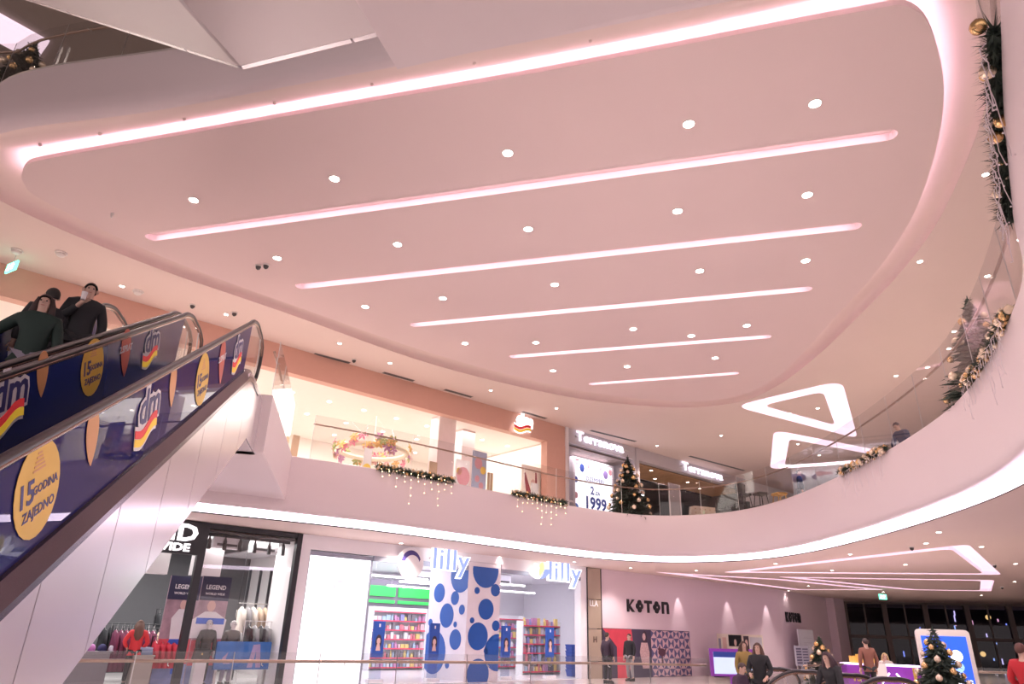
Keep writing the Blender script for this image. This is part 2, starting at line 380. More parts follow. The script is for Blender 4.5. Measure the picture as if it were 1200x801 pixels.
# ================================================================== ESCALATORS
CLAD = mat('escalator_cladding', (.66, .60, .63), .2, .35, noise=.02, scale=.8)
SOFFM = mat('escalator_soffit', (.56, .48, .49), .3, .1, noise=.02, scale=.8)
DECKM = mat('escalator_deck', (.10, .08, .10), .25, .8, noise=.1)
RUBBER = mat('handrail_rubber', (.03, .025, .03), .35)
RAILM = mat('rail_bronze', (.30, .20, .16), .25, 1, noise=.1, scale=8)
ADBLUE = mat('ad_blue', (.012, .028, .17), .22, noise=.15, scale=.8)
ADGLASS = glassmat('ad_glass', (.22, .20, .40), refl=.5, diff=(.03, .035, .19), dfac=.80)
STEPM = mat('step_metal', (.16, .15, .16), .4, .8)
BAL = .575
def nose(x, L, H): return 0 if x < 0 else (H if x > L else x*H/L)
def make_escalator(name, label, org, rz, H, low=1.6, top=1.0, topclad=2.0, group=None, adr=None, adl=None, stepn=26, drop=1.46, level=1.1):
    t = thing(name, label, 'escalator', org, rz, group); L = H/math.tan(R(30))
    xs = [-low, -.6, -.2, .2, .6] + [L*k/12 for k in range(1, 12)] + [L-.5, L-.2, L+.2, L+.6, L+top]
    # cladding panels
    x0 = -low; edges = [x0]
    while x0 < L+topclad-.01: x0 = min(x0+1.3, L+topclad); edges.append(x0)
    zt = lambda x: nose(x, L, H) - (.14 if .3 < x < L-.2 else .02)
    zb = lambda x: min(max(nose(x, L, H) if x <= L else (x-L)*.577+H, 0) - drop, H-level) if x > (drop-1)/.577+.02 else max(-1.0, nose(x, L, H)-drop)
    for a, b in zip(edges, edges[1:]):
        ks = sorted(set([a+.008, b-.008] + [k for k in (.3, .301, (drop-1)/.577-.01, (drop-1)/.577+.03, L-.2, L-.199, L+(drop-level)/.577) if a+.01 < k < b-.01] + [a+(b-a)*j/3 for j in (1, 2)]))
        for sgn in (-1, 1):
            pts = [(x, zt(x)) for x in ks] + [(x, zb(x)) for x in reversed(ks)]
            ya = sgn*(BAL+.10); MB().prism(pts, 1, min(ya, ya-sgn*.03), max(ya, ya-sgn*.03)).build('cladding_panel', CLAD, t)
        mb = MB()
        ks = [a+.001] + ks[1:-1] + [b-.001]; mb.loft([[(x, -BAL-.068, zb(x)), (x, BAL+.068, zb(x)), (x, BAL+.068, zb(x)+.02), (x, -BAL-.068, zb(x)+.02), (x, -BAL-.068, zb(x))] for x in ks])
        mb.build('soffit_panel', SOFFM, t)
    rx = crom([(x, 0, nose(x, L, H)) for x in xs], 3)
    for sgn, ad in ((-1, adr), (1, adl)):
        y = sgn*BAL
        # deck strip between glass and cladding
        mb = MB(); mb.loft([[(p.x, y-sgn*.10, p.z-.12), (p.x, y-sgn*.10, p.z+.05), (p.x, y-sgn*.02, p.z+.07), (p.x, y+sgn*.04, p.z+.06), (p.x, y+sgn*.115, p.z-.10), (p.x, y+sgn*.115, p.z-.17), (p.x, y+sgn*.09, p.z-.17)] for p in rx])
        mb.build('deck', DECKM, t)
        # glass panels
        gx = [p for p in rx if p.x <= L+top-.2]; step = 5; i = 0
        while i < len(gx)-1:
            seg = gx[i:i+step+1]
            if len(seg) < 2: break
            isad = ad and seg[0].x > .3 and seg[-1].x < L-.1
            gm = GLASS if not isad else (ADBLUE if ad == 'solid' else ADGLASS)
            mb = MB(); mb.loft([[(p.x, y-.006, p.z+.06), (p.x, y-.006, p.z+.96), (p.x, y+.006, p.z+.96), (p.x, y+.006, p.z+.06), (p.x, y-.006, p.z+.06)] for p in seg])
            mb.build('balustrade_panel', gm, t); i += step
        # handrail loop
        hr = [(-low+.1, y, .25), (-low-.12, y, .5), (-low-.05, y, .82)] + [(p.x, y, p.z+1.0) for p in rx[2:-2]] + [(L+top+.12, y, H+.9), (L+top+.2, y, H+.55), (L+top+.05, y, H+.2)]
        hc = crom(hr, 2)
        h = MB(); h.tube(hc, .036, 8); ho = h.build('handrail', RUBBER, t, smooth=True)
        MB().tube([(p.x, p.y, p.z-.045) for p in hc], .028, 6).build('handrail_track', RAILM, ho, smooth=True)
        MB().tube([(L+top-.25, y, H+.05), (L+top-.1, y, H+.5), (L+top-.22, y, H+.93)], .012, 4).build('glass_edge', STEEL, t)
    sm = MB(); sm.box(0, .38, -BAL+.12, BAL-.12, -.2, 0); d = L/stepn; first = None
    for k in range(stepn):
        if first is None: first = sm.build('step', STEPM, t); so = first
        else: so = first.copy(); COL.objects.link(so)
        so.location = (k*d, 0, k*H/stepn)
    for a, b, z in ((-low, 0, 0), (L, L+topclad, H)):
        MB().box(a, b, -BAL+.1, BAL-.1, z-.06, z-.0).build('landing_plate', STEEL, t)
    return t
EA = R(102)                                                     # heading of the lower pair
EX, EW = Vector((math.cos(EA), math.sin(EA), 0)), Vector((math.sin(EA), -math.cos(EA), 0))   # along, towards the right
def EP(s, w, z): return EX*s + EW*w + Vector((0, 0, z))
W1 = -2.27
esc1 = make_escalator('escalator', 'escalator with see-through blue advert glass and white cladded side facing the void', EP(2.21, W1-BAL, 0), EA, 5.9, adr='glass', adl='solid', group='escalators up to the drugstore gallery')
esc2 = make_escalator('escalator', 'escalator carrying three people behind the solid blue advert', EP(2.21, W1-3*BAL-.2, 0), EA, 5.9, adr='solid', adl='solid', group='escalators up to the drugstore gallery')
UA = R(162)
UX, UY = Vector((math.cos(UA), math.sin(UA), 0)), Vector((-math.sin(UA), math.cos(UA), 0))
K = Vector((-1.77, 3.35, 0))
uo = K - UX*(.46/.577) + UY*(BAL+.10) + Vector((0, 0, 5.9))
make_escalator('escalator', 'overhead escalator with pale panelled underside, the one along the ceiling panel side', uo, UA, 5.9, low=1.3, group='overhead escalators')
make_escalator('escalator', 'overhead escalator with pale panelled underside, the one away from the ceiling panel', uo + UY*(2*BAL+.3), UA, 5.9, low=1.3, group='overhead escalators')
# landings
q = [EP(14.16, -1.99, 0), EP(20.2, -1.99, 0), EP(20.2, -5.4, 0), EP(14.16, -5.4, 0)]
struct(MB().prism([(p.x, p.y) for p in q], 2, 4.8, 6.0).build('landing_slab_1', SLABW), 'boxed landing slab at the head of the escalators')
A = Vector((-.68, 2.9, 0)); dx = Vector((.951, -.309, 0)); dy = Vector((-.309, -.951, 0))
q = [A, A+dx*3.6, A+dx*3.6+dy*5, A+dy*5]
struct(MB().prism([(p.x, p.y) for p in q], 2, 4.5, 6.0).build('landing_slab_2', SLABW), 'boxed landing slab overhead')

# ================================================================== RAILINGS
def railing(name, label, P, zf, zg, zh, seg, group=None, hoff=.09, rail=BRONZE):
    t = thing(name, label, 'railing', (0,0,0), 0, group)
    # resample by arc length
    acc = [0]
    for a, b in zip(P, P[1:]): acc.append(acc[-1]+(b-a).length)
    def at(s):
        for i in range(len(P)-1):
            if acc[i+1] >= s: k = (s-acc[i])/max(1e-6, acc[i+1]-acc[i]); return P[i].lerp(P[i+1], k)
        return P[-1]
    n = max(1, round(acc[-1]/seg)); d = acc[-1]/n
    for k in range(n):
        sub = [at(k*d+.012 + (d-.024)*j/3) for j in range(4)]; a, b = offset(sub, -.006), offset(sub, .006)
        mb = MB(); mb.smooth = True; mb.loft([[(p.x,p.y,zf), (p.x,p.y,zg)] for p in a]); mb.loft([[(q.x,q.y,zg), (q.x,q.y,zf)] for q in b]); mb.smooth = False
        mb.loft([[(p.x,p.y,zg), (q.x,q.y,zg)] for p, q in zip(a, b)]); mb.add([(p.x,p.y,z) for p in (a[0], b[0]) for z in (zf, zg)], [(0,1,3,2)]); g = mb.build('glass_panel', GLASS, t)
        e = at(k*d); MB().tube([(e.x,e.y,zf), (e.x,e.y,zg)], .008, 4).build('glass_joint', STEEL, t)
        e2 = offset(sub, hoff)[1]; m0 = sub[1]
        MB().tube([(m0.x,m0.y,zh-.07), (e2.x,e2.y,zh-.06), (e2.x,e2.y,zh-.02)], .009, 4).build('bracket', STEEL, t)
    h = offset([at(acc[-1]*j/(n*4)) for j in range(n*4+1)], hoff)
    MB().tube([(p.x,p.y,zh) for p in h], .027, 8).build('handrail', rail, t, smooth=True)
    sh = offset([at(acc[-1]*j/(n*4)) for j in range(n*4+1)], .0)
    MB().tube([(p.x,p.y,zf+.02) for p in sh], .02, 4).build('base_shoe', STEEL, t)
    return t
ix = min(range(len(E2)), key=lambda i: (E2[i]-Vector((-6.0,18.9,0))).length)
railing('glass_railing', 'long glass railing with bronze handrail along the curved upper gallery', [p for p in offset(E2, .03)[ix+1:-6]], 5.98, 7.3, 7.05, 1.62)
railing('glass_railing', 'short glass railing with handrail on the side of the escalator landing box', [EP(14.3, -2.04, 0), EP(15.9, -2.04, 0), EP(17.5, -2.04, 0), EP(18.9, -2.04, 0)], 6.0, 7.25, 7.0, 1.5)
lp = crom([(-7.2,11.4),(-6.72,11.73),(-3.02,14.15),(-.26,15.76),(2.15,17.04),(4.9,17.9)], 6)
railing('glass_railing', 'glass railing with bronze handrail along the floor opening in front of the shops', lp, .0, 1.2, 1.05, 1.55)
l3 = [p for p in offset(near, .3)[2:i1-i0+4] if p.x < 3]
railing('glass_railing', 'glass railing with handrail on the topmost gallery', l3, 11.95, 13.1, 12.95, 1.5)

# ================================================================== SHOP FRONTS, LOWER STOREY   (local frame: x along the front, y into the shop)
def fs(mb, name, m, label=None): return struct(mb.build(name, m, None, FO, FA), label)
LM = mat('lilly_white', (.86, .83, .88), .45, noise=.02)
fs(MB().box(.08,.40,0,.4,0,Z1C).box(.40,6.70,0,.35,3.86,Z1C).box(8.30,13.06,0,.35,3.86,Z1C).box(6.70,8.30,0,.35,4.02,Z1C).box(12.70,13.06,0,.35,0,3.86), 'wall_front_1', LM, 'white frame wall of the cosmetics shop')
fs(MB().box(13.96,Fpx(911,693)[0],0,.3,0,Z1C), 'wall_front_2', KOTONW, 'plain lilac-white wall with black letters')
UC = Fpx(911, 693)[0]; c1 = F(UC, 0, 0); c2 = survey(979, 702, 4.3); c2.z = 0; WL = (c2-c1).length; a2 = math.atan2(c2.y-c1.y, c2.x-c1.x)
struct(MB().box(0,WL,0,.3,0,Z1C).build('wall_front_3', KOTONW, None, c1, a2), 'lilac wall turning away past the corner')
struct(MB().box(0,2.2,-.5,.0,0,Z1C).build('wall_return_1', KOTONW, None, c1+Vector((math.cos(a2), math.sin(a2), 0))*(WL-2.2), a2))
# back and side walls of the shops
fs(MB().box(-12,2.65,7.2,7.4,0,Z1C).box(-12,-11.8,0,7.2,0,Z1C), 'wall_clothes_back', CHARC)
fs(MB().box(-.06,.06,.12,1.45,0,Z1C).box(.06,2.62,.40,.50,0,Z1C), 'wall_party_1', WALLW)
fs(MB().box(2.62,2.72,.40,8.2,0,Z1C), 'wall_party_2', WALLW)
fs(MB().box(2.7,17.2,8.2,8.4,0,Z1C), 'wall_cosmetics_back', LM); fs(MB().box(17.0,17.15,.36,8.2,0,Z1C).box(12.95,17.0,.36,.42,0,Z1C), 'wall_cosmetics_side', LM)
fs(MB().box(-12,-.1,.05,7.2,4.06,4.1).box(-.1,2.6,1.45,7.2,4.06,4.1), 'ceiling_clothes', DARK)
fs(MB().box(.06,17.0,.36,8.2,4.02,4.06), 'ceiling_cosmetics', LM)
fs(MB().box(-12,-.1,.0,7.2,0.0,.015).box(-.1,2.6,1.45,7.2,0,.015), 'floor_clothes', mat('pale_floor', (.75,.72,.72), .2))
fs(MB().box(2.72,17.0,.0,8.2,0.0,.015), 'floor_cosmetics', mat('lilly_floor', (.85,.84,.88), .2))
# far glazed wall at night
wd = thing('window_1', None, None); wd['kind'] = 'structure'
MUL = mat('mullion_brown', (.16, .12, .11), .5)
NIGHT = glassmat('night_glass', (.5, .5, .58), refl=.3)
gz0, gz1 = Vector((21.6, 52.2, 0)), Vector((44, 46.5, 0)); gd = (gz1-gz0).normalized(); ga = math.atan2(gd.y, gd.x); GL = (gz1-gz0).length
wd.location = gz0; wd.rotation_euler.z = ga
nb = 9; bw = GL/nb
for k in range(nb+1): MB().box(k*bw-.16, k*bw+.16, -.1, .2, 0, Z1C).build('mullion', MUL, wd)
for k in range(nb):
    MB().box(k*bw+bw/2-.05, k*bw+bw/2+.05, 0, .12, 0, Z1C).build('mullion', MUL, wd)
    MB().box(k*bw+.16, (k+1)*bw-.16, 0, .12, 1.95, 2.15).build('transom', MUL, wd)
    for h in (0, 1):
        for z0, z1 in ((.1, 1.95), (2.15, Z1C-.12)):
            MB().box(k*bw+.16+h*(bw/2-.11), k*bw+bw/2-.05+h*(bw/2-.11), .05, .06, z0, z1).build('pane', NIGHT, wd)
MB().box(0, GL, -.1, .2, Z1C-.12, Z1C).build('head_rail', MUL, wd)
struct(MB().box(-12, GL+15, 9, 9.2, -1, 16).build('wall_night', mat('night_facade', (.01,.01,.016), .8), None, gz0, ga), 'dark building backdrop across the street, added to shut out the bright world')  # backdrop added so the bright world does not show through the windows
for nm, pts in (('wall_side_right', [(44,46.5),(58,30),(58,-10)]), ('wall_side_left', [(-22,3),(-22,20)])):
    mb = MB()
    for a, b in zip(pts, pts[1:]): mb.add([(*a,0),(*b,0),(*b,Z1C),(*a,Z1C)], [(0,1,2,3)])
    struct(mb.build(nm, KOTONW))
# Legend front: black frame
mb = MB(); mb.box(-2.98,-2.78,-.06,.1,0,4.28).box(-.10,.06,-.06,.12,0,4.28).box(-2.78,-.1,-.03,.1,4.14,4.28).box(-9,-2.98,-.03,.1,4.18,4.28)
fs(mb, 'trim_3', BLACK, 'black metal frame of the clothes shop front')
lg = struct(MB().box(-2.78,-.1,.02,.035,.1,4.14).build('window_2', glassmat('shop_glass', (.97,.97,.97), refl=.6), None, FO, FA), 'shop window of the clothes shop')
# mirror-like pillar of tan panels
pm = mat('tan_panel', (.50, .40, .33), .25, .2, noise=.04)
pt = thing('panelled_pillar', 'narrow tan panelled pillar between the cosmetics shop and the lilac wall', 'pillar', F(13.06, 0, 0), FA)
for z0, z1 in ((.0,.62),(.64,1.86),(1.88,3.0),(3.02,4.28)): MB().box(.02,.86,-.04,.2,z0+.005,z1).build('panel', pm, pt)
MB().box(0,.03,-.05,.2,0,4.28).box(.85,.90,-.05,.2,0,4.28).build('edge_strip', BLACK, pt)
text('H', .34, mat('bronze_letter', (.12,.07,.05), .4), pt, (.44,-.045,1.35), align='CENTER')

# ================================================================== UPPER STOREY SHOP FRONTS
ORG = mat('dm_orange', (.72, .42, .33), .55, noise=.03)
CREAM = mat('dm_cream', (.92, .85, .79), .6, noise=.02)
fs(MB().box(-30,11.78,0,.35,9.32,Z2C).box(10.66,11.78,-.02,.35,Z2F,9.32), 'wall_front_4', ORG, 'salmon fascia and pier of the drugstore')
fs(MB().box(11.78,11.95,-.08,.4,Z2F,Z2C), 'trim_4', WHITE)
fs(MB().box(-30,11.9,9,9.2,Z2F,9.75).box(11.75,11.9,.35,9,Z2F,9.75).box(-30,-29.8,0,9,Z2F,9.75), 'wall_drugstore_back', CREAM)
fs(MB().box(-30,11.8,.35,9,9.7,9.75), 'ceiling_drugstore', CREAM)
GREYF = mat('terra_grey', (.55, .50, .53), .5, noise=.03)
fs(MB().box(16.72,16.95,-.05,.5,Z2F,Z2C).box(11.95,12.05,0,1.6,Z2F,9.6).box(16.62,16.72,0,1.6,Z2F,9.6).box(11.95,16.72,1.6,1.7,Z2F,9.6), 'wall_fashion_1', GREYF)
fs(MB().box(11.95,16.72,0,.3,9.56,Z2C), 'wall_front_5', GREYF, 'grey fascia above the advertising screen')
fs(MB().box(16.95,27.0,0,.3,9.6,Z2C), 'wall_front_6', GREYF, 'grey fascia above the wood soffit')
fs(MB().box(16.95,27.0,8,8.2,Z2F,9.9).box(26.9,27.05,.3,8,Z2F,9.9).box(16.8,16.95,1.7,8,Z2F,9.9), 'wall_fashion_back', CHARC)
fs(MB().box(16.95,27.0,2.4,8,9.4,9.5), 'ceiling_fashion', BLACK)
fs(MB().box(27.05,46,0,.3,Z2F,Z2C), 'wall_front_7', WALLW, 'pale wall beyond the last shop front of the gallery')
def slatceil(nm, label, u0, u1, y0, y1, z, m):
    st = thing(nm, label, 'soffit', F(u0, 0, z), FA); n = int((y1-y0)/.16)
    s0 = None
    for k in range(n):
        if s0 is None: s0 = MB().box(0, u1-u0, 0, .12, 0, .05).build('slat', m, st); so = s0
        else: so = s0.copy(); COL.objects.link(so)
        so.location = (0, y0+k*.16, 0)
    MB().box(0, u1-u0, y0, y1, .06, .08).build('backing', DARK, st)
slatceil('wood_soffit', 'warm wooden slat soffit above the entrance with small lamps', 16.97, 26.88, .3, 2.38, 9.5, mat('wood_slat', (.50,.28,.15), .5, noise=.25, scale=3))
slatceil('grey_soffit', 'grey slat soffit above the bright advertising screen', 12.07, 16.60, .3, 1.58, 9.46, mat('grey_slat', (.36,.29,.28), .5, noise=.15, scale=3))

# ================================================================== TOP STOREY (seen through the upper left gap)
BRW = mat('brown_boards', (.07, .045, .04), .5, noise=.2)
tw = thing('wall_top', None, None, (-18, 19, Z3F), R(-20)); tw['kind'] = 'structure'
b0 = None
for k in range(44):
    if b0 is None: b0 = MB().box(0,.46,0,.1,0,3.0).build('board', BRW, tw); bo = b0
    else: bo = b0.copy(); COL.objects.link(bo)
    bo.location = (k*.48, 0, 0)
struct(MB().box(0,21,-.1,.4,3.0,4.5).build('wall_top_head', mat('ceiling_taupe', (.3,.25,.23), .8), None, (-18,19,Z3F), R(-20)))
A = survey(-60,10,16.3); B = survey(48,62,16.3)
# ================================================================== CEILING LIGHTS AND FITTINGS
TRIM = mat('lamp_trim', (.85, .80, .78), .4)
def lens_mesh(r):
    return MB().lathe([(r*.86, .012), (r*.86, .0)], 16)
def downlight(px, py, z, r, label, group, energy=0, ang=120, lm=LAMP, proto={}):
    p = survey(px, py, z) if py is not None else px
    t = thing('downlight', label, 'downlight', p, 0, group)
    k = (r, lm.name)
    if k not in proto:
        a = MB().lathe([(r, .0), (r, -.012), (r*.86, -.012), (r*.86, .0)], 16).build('trim_ring', TRIM, t)
        b = lens_mesh(r).build('lens', lm, t); b.location.z = -.011; proto[k] = (a, b)
    else:
        for q in proto[k]:
            c = q.copy(); COL.objects.link(c); c.parent = t
    if energy: spot('lamp', t, (0, 0, -.05), energy, ang=ang)
    return t
PD = [(227,234),(392,209),(595,179),(807,145),(955,121),(325,302),(466,286),(619,268),(794,247),(946,228),(428,359),(519,349),(650,333),(820,317),(944,305),
      (545,402),(628,401),(742,385),(810,393),(875,381),(648,434),(735,429),(838,419)]
for x, y in PD: downlight(x, y, ZP, .11, 'round downlight set in the floating ceiling panel', 'downlights of the ceiling panel', 70, 95)
OD = [(143,335),(265,368),(398,402),(457,425),(575,457),(652,478),(748,463),(818,460),(845,510),(770,522),(1078,306),(1155,204),(1157,323),(1118,388),(1112,408),(1087,430),(1050,440),(958,478),(925,484),(935,520),(960,533)]
for x, y in OD: downlight(x, y, Z2C, .07, 'small round downlight in the ceiling beside the recess', 'small downlights of the upper ceiling', 240, 100)
LD = [(673,658),(739,665),(816,668),(809,679),(909,660),(924,691.6),(996,649),(1100,623),(1085,636),(1061,661),(1189,681),(947,686),(1150,640),(470,636),(585,652),(378,628),(1150,697),(1035,693),(975,668),(1190,660)]  # last four are added to brighten the back of the lower gallery
for x, y in LD: downlight(x, y, Z1C, .07, 'small round downlight in the lower ceiling', 'small downlights of the lower ceiling', 12 if x == 924 else 190)
def diffuser(a, b, z, label):
    A, B = survey(*a, z), survey(*b, z); d = B-A; t = thing('ceiling_diffuser', label, 'air vent', A, math.atan2(d.y, d.x), 'linear air vents'); L = d.length
    MB().box(0, L, -.09, .09, -.008, .0).build('frame', mat('vent_grey', (.30,.25,.24), .5), t)
    for k in (-.05, 0, .05): MB().box(.03, L-.03, k-.012, k+.012, -.014, -.008).build('blade', DARK, t)
for a, b, lb in [((140,352),(182,363),'above the escalator riders'),((228,377),(270,388),'beyond the escalator handrails'),((368,414),(410,425),'over the landing box end of the salmon fascia'),((449,436),(485,446),'over the salmon fascia above the flower ring'),
        ((521,456),(553,465),'over the salmon fascia above the balloon banners'),((612,482),(640,490),'beside the glowing ribbon logo'),((692,504),(745,517),'over the lettering above the advertising screen'),((808,534),(872,551),'over the lettering above the wood soffit')]:
    diffuser(a, b, Z2C, 'dark linear air vent '+lb)
def dome(px, py, z, label, cat, r=.08, m=DARK):
    t = thing('ceiling_sensor', label, cat, survey(px, py, z), 0, 'sensors on the ceilings')
    MB().lathe([(r*1.2, 0), (r*1.2, -.03), (r, -.035)], 12).build('base', TRIM, t)
    MB().lathe([(r, -.035), (r*.8, -.09), (r*.3, -.12)], 12).build('dome', m, t, smooth=True)
for x, y in [(226,357),(275,366),(415,421),(303,311),(312,310)]: dome(x, y, Z2C if y > 320 else ZP, 'small dark dome sensor on the ceiling', 'sensor', .07)
for x, y in [(909,692),(1165,661),(1174,687),(1068,640)]: dome(x, y, Z1C, 'small dark dome sensor on the lower ceiling', 'sensor', .06)
dome(132, 250, ZP, 'tiny pale sensor on the ceiling panel near its narrow end', 'sensor', .03, TRIM)
for x, y in [(162,338),(72,293),(20,290)]: dome(x, y+3, Z2C, 'flat pale disc on the upper ceiling near the escalators', 'sensor', .12, TRIM)
def sprink(px, py):
    p = survey(px, py, 10.12); t = thing('ceiling_sensor', 'tiny knob on the pink cove beside the glowing rim', 'sensor', p, 0, 'knobs along the cove')
    MB().lathe([(.03, 0.03), (.03, -.01), (.012, -.03)], 10).build('base', PLASTER, t)
for x, y in [(47,178),(117,165),(216,148),(322,129),(436,107),(556,82),(692,56)]: sprink(x, y-8)

# exit signs
EXITM = mat('exit_green', (.1,.8,.5), .5, emis=(.15,.9,.6), es=1.6); PICT = mat('exit_white', (1,1,1), .5, emis=(1,1,1), es=2)
def exit_sign(loc, rz, label, w_=.5, h=.26):
    t = thing('exit_sign', label, 'exit sign', loc, rz, 'green exit signs')
    MB().box(-w_/2, w_/2, -.02, .02, 0, h).build('housing', EXITM, t)
    m = MB(); m.prism([(.02,.05),(.10,.05),(.10,.16),(.16,.16),(.06,.23),(-.04,.16),(.02,.16)], 1, -.03, -.021); m.build('arrow', PICT, t)
    m = MB(); m.disc(-.13, .2, .025, .025, -.021, .008, 10).prism([(-.16,.17),(-.09,.17),(-.11,.1),(-.06,.04),(-.09,.03),(-.14,.09),(-.2,.05),(-.21,.07),(-.16,.12)], 1, -.03, -.021); m.build('pictogram', PICT, t)
    MB().tube([(0,0,h),(0,0,h+.25)], .008, 4).build('hanger', STEEL, t)
exit_sign(survey(12,318,9.69), R(-30), 'green lit exit sign hanging near the escalator riders')
exit_sign(survey(1035,702,3.79), R(20), 'green lit exit sign hanging in front of the dark windows')
p = F(*(Fpx(852,567,1.5)[0], 1.5, 0)); exit_sign(Vector((p.x, p.y, 9.0)), FA, 'green exit sign under the wooden slat soffit', .42, .2)

# ================================================================== SIGNS
def sgn(name, label, u, off, z, cat='sign', rz=0, group=None): return thing(name, label, cat, F(u, off, z), FA+rz, group)
SW = mat('sign_white', (1,1,1), .5, emis=(1, .97, 1), es=1.0)
SB = mat('sign_ice', (.18,.26,.6), .5, emis=(.42, .54, 1), es=.40)
SV = mat('sign_violet', (.9,.85,1), .5, emis=(.95, .88, 1), es=.8)
# clothes shop sign
t = sgn('shop_sign', 'black sign box with white glowing letters over the clothes shop', -2.98, -.1, 3.38)
MB().box(-6, 0, 0, .18, 0, .84).build('sign_box', BLACK, t)
text('LEGEND', .62, SW, t, (-.10,-.01,.36), bold=.02, align='RIGHT', sx=1.25); text('WORLD WIDE', .28, SW, t, (-.26,-.01,.08), bold=.01, align='RIGHT', sx=1.3)
# lilly signs
def petals(t, x, z, s):
    for a, m in ((70, SW), (28, SW), (-12, mat('petal_yellow', (1,.85,.3), .5, emis=(1,.85,.3), es=.6)), (-58, SB)):
        mb = MB(); ca, sa = math.cos(R(a)), math.sin(R(a)); pts = []
        for k in range(16):
            q = 2*math.pi*k/16; lx, lz = .13*s*math.sin(q), .30*s*(1-math.cos(q)); pts.append((x + lx*ca - lz*sa, z + lx*sa + lz*ca))
        mb.prism(pts, 1, -.06 if m is SW else -.065, -.02); mb.build('petal', m, t)
def lilly(u, label, w_, flower):
    t = sgn('shop_sign', label, u, -.28, 3.40, group='ice blue shop signs')
    text('lilly', 1.0, SW, t, (0,-.0,.22), bold=.045, extr=.05, name='letter_outline', sx=w_/1.35, space=1.08)
    text('lilly', 1.0, SB, t, (0,-.06,.22), bold=.012, extr=.01, name='letter_face', sx=w_/1.35, space=1.08)
    MB().box(.1, w_-.1, .05, .27, .55, .6).build('bracket', STEEL, t)
    if flower: petals(t, -.42, .25, 1.0)
    return t
lilly(4.80, 'glowing sign with ice blue letters beside the round portrait disc', 1.5, False)
lilly(10.45, 'glowing sign with flower petals before its ice blue letters', 1.75, True)
t = sgn('portrait_disc', 'round white hanging disc with a dark swoop of hair', 4.0, -.22, 3.72)
MB().disc(0, 0, .52, .52, .03, .05, 28).build('disc', mat('disc_white', (.9,.88,.92), .4), t)
mb = MB(); out = [(.40*math.cos(R(a)), .42*math.sin(R(a))) for a in range(20, 185, 11)]; inn = [(.30*math.cos(R(a))+.05, .27*math.sin(R(a))) for a in range(170, 15, -11)]
mb.prism(out+inn, 1, -.03, -.021); mb.build('hair_shape', mat('sign_navy', (.08,.06,.25), .5), t)
MB().tube([(0,0,.5),(0,0,.56)], .01, 4).build('hanger', STEEL, t)
# KOTON lettering
def koton(loc, rz, W_, H_, label):
    t = thing('shop_sign', label, 'sign', loc, rz, 'black wall letterings'); b = W_/5.0; st = H_*.24
    def bars(ps, nm='letter'):
        mb = MB()
        for q in ps: mb.prism(q, 1, -.05, 0)
        mb.build(nm, BLACK, t)
    w_ = b*.82
    bars([[(0,0),(st,0),(st,H_),(0,H_)], [(st*.9,H_*.42),(w_*.72,H_),(w_,H_),(st*1.5,H_*.5)], [(st*1.1,H_*.62),(w_,0),(w_*.68,0),(st*.8,H_*.42)]])
    for x in (b*1.5, b*3.5-.0):
        mb = MB(); r = H_*.26
        for a, c in ((0, r), (0, -r), (r*.85, 0), (-r*.85, 0)): mb.disc(x+a-b*.1, H_/2+c, r*.95, r*.95, 0, .05, 14)
        mb.build('letter', BLACK, t)
        MB().disc(x-b*.1, H_/2, H_*.07, H_*.07, -.05, .006, 10).build('letter_eye', KOTONW, t)
    x = b*2.0; bars([[(x,H_-st),(x+w_,H_-st),(x+w_,H_),(x,H_)], [(x+w_/2-st/2,0),(x+w_/2+st/2,0),(x+w_/2+st/2,H_-st*.9),(x+w_/2-st/2,H_-st*.9)]])
    x = b*4.05; bars([[(x,0),(x+st,0),(x+st,H_),(x,H_)], [(x+st*.9,H_-st),(x+w_-st,H_-st),(x+w_,H_-st*1.6),(x+w_,H_-st*.9),(x+w_-st*.8,H_),(x+st*.9,H_)], [(x+w_-st,0),(x+w_,0),(x+w_,H_-st*1.2),(x+w_-st,H_-st*1.2)]])
koton(F(15.65, -.01, 2.62), FA, 3.1, .52, 'chunky black lettering on the lilac wall above the large mural')
koton(c1 + Vector((math.cos(a2), math.sin(a2), 0))*.75 + Vector((math.sin(a2), -math.cos(a2), 0))*.02 + Vector((0,0,2.62)), a2, 2.5, .52, 'chunky black lettering on the wall past the corner, above the white banner')
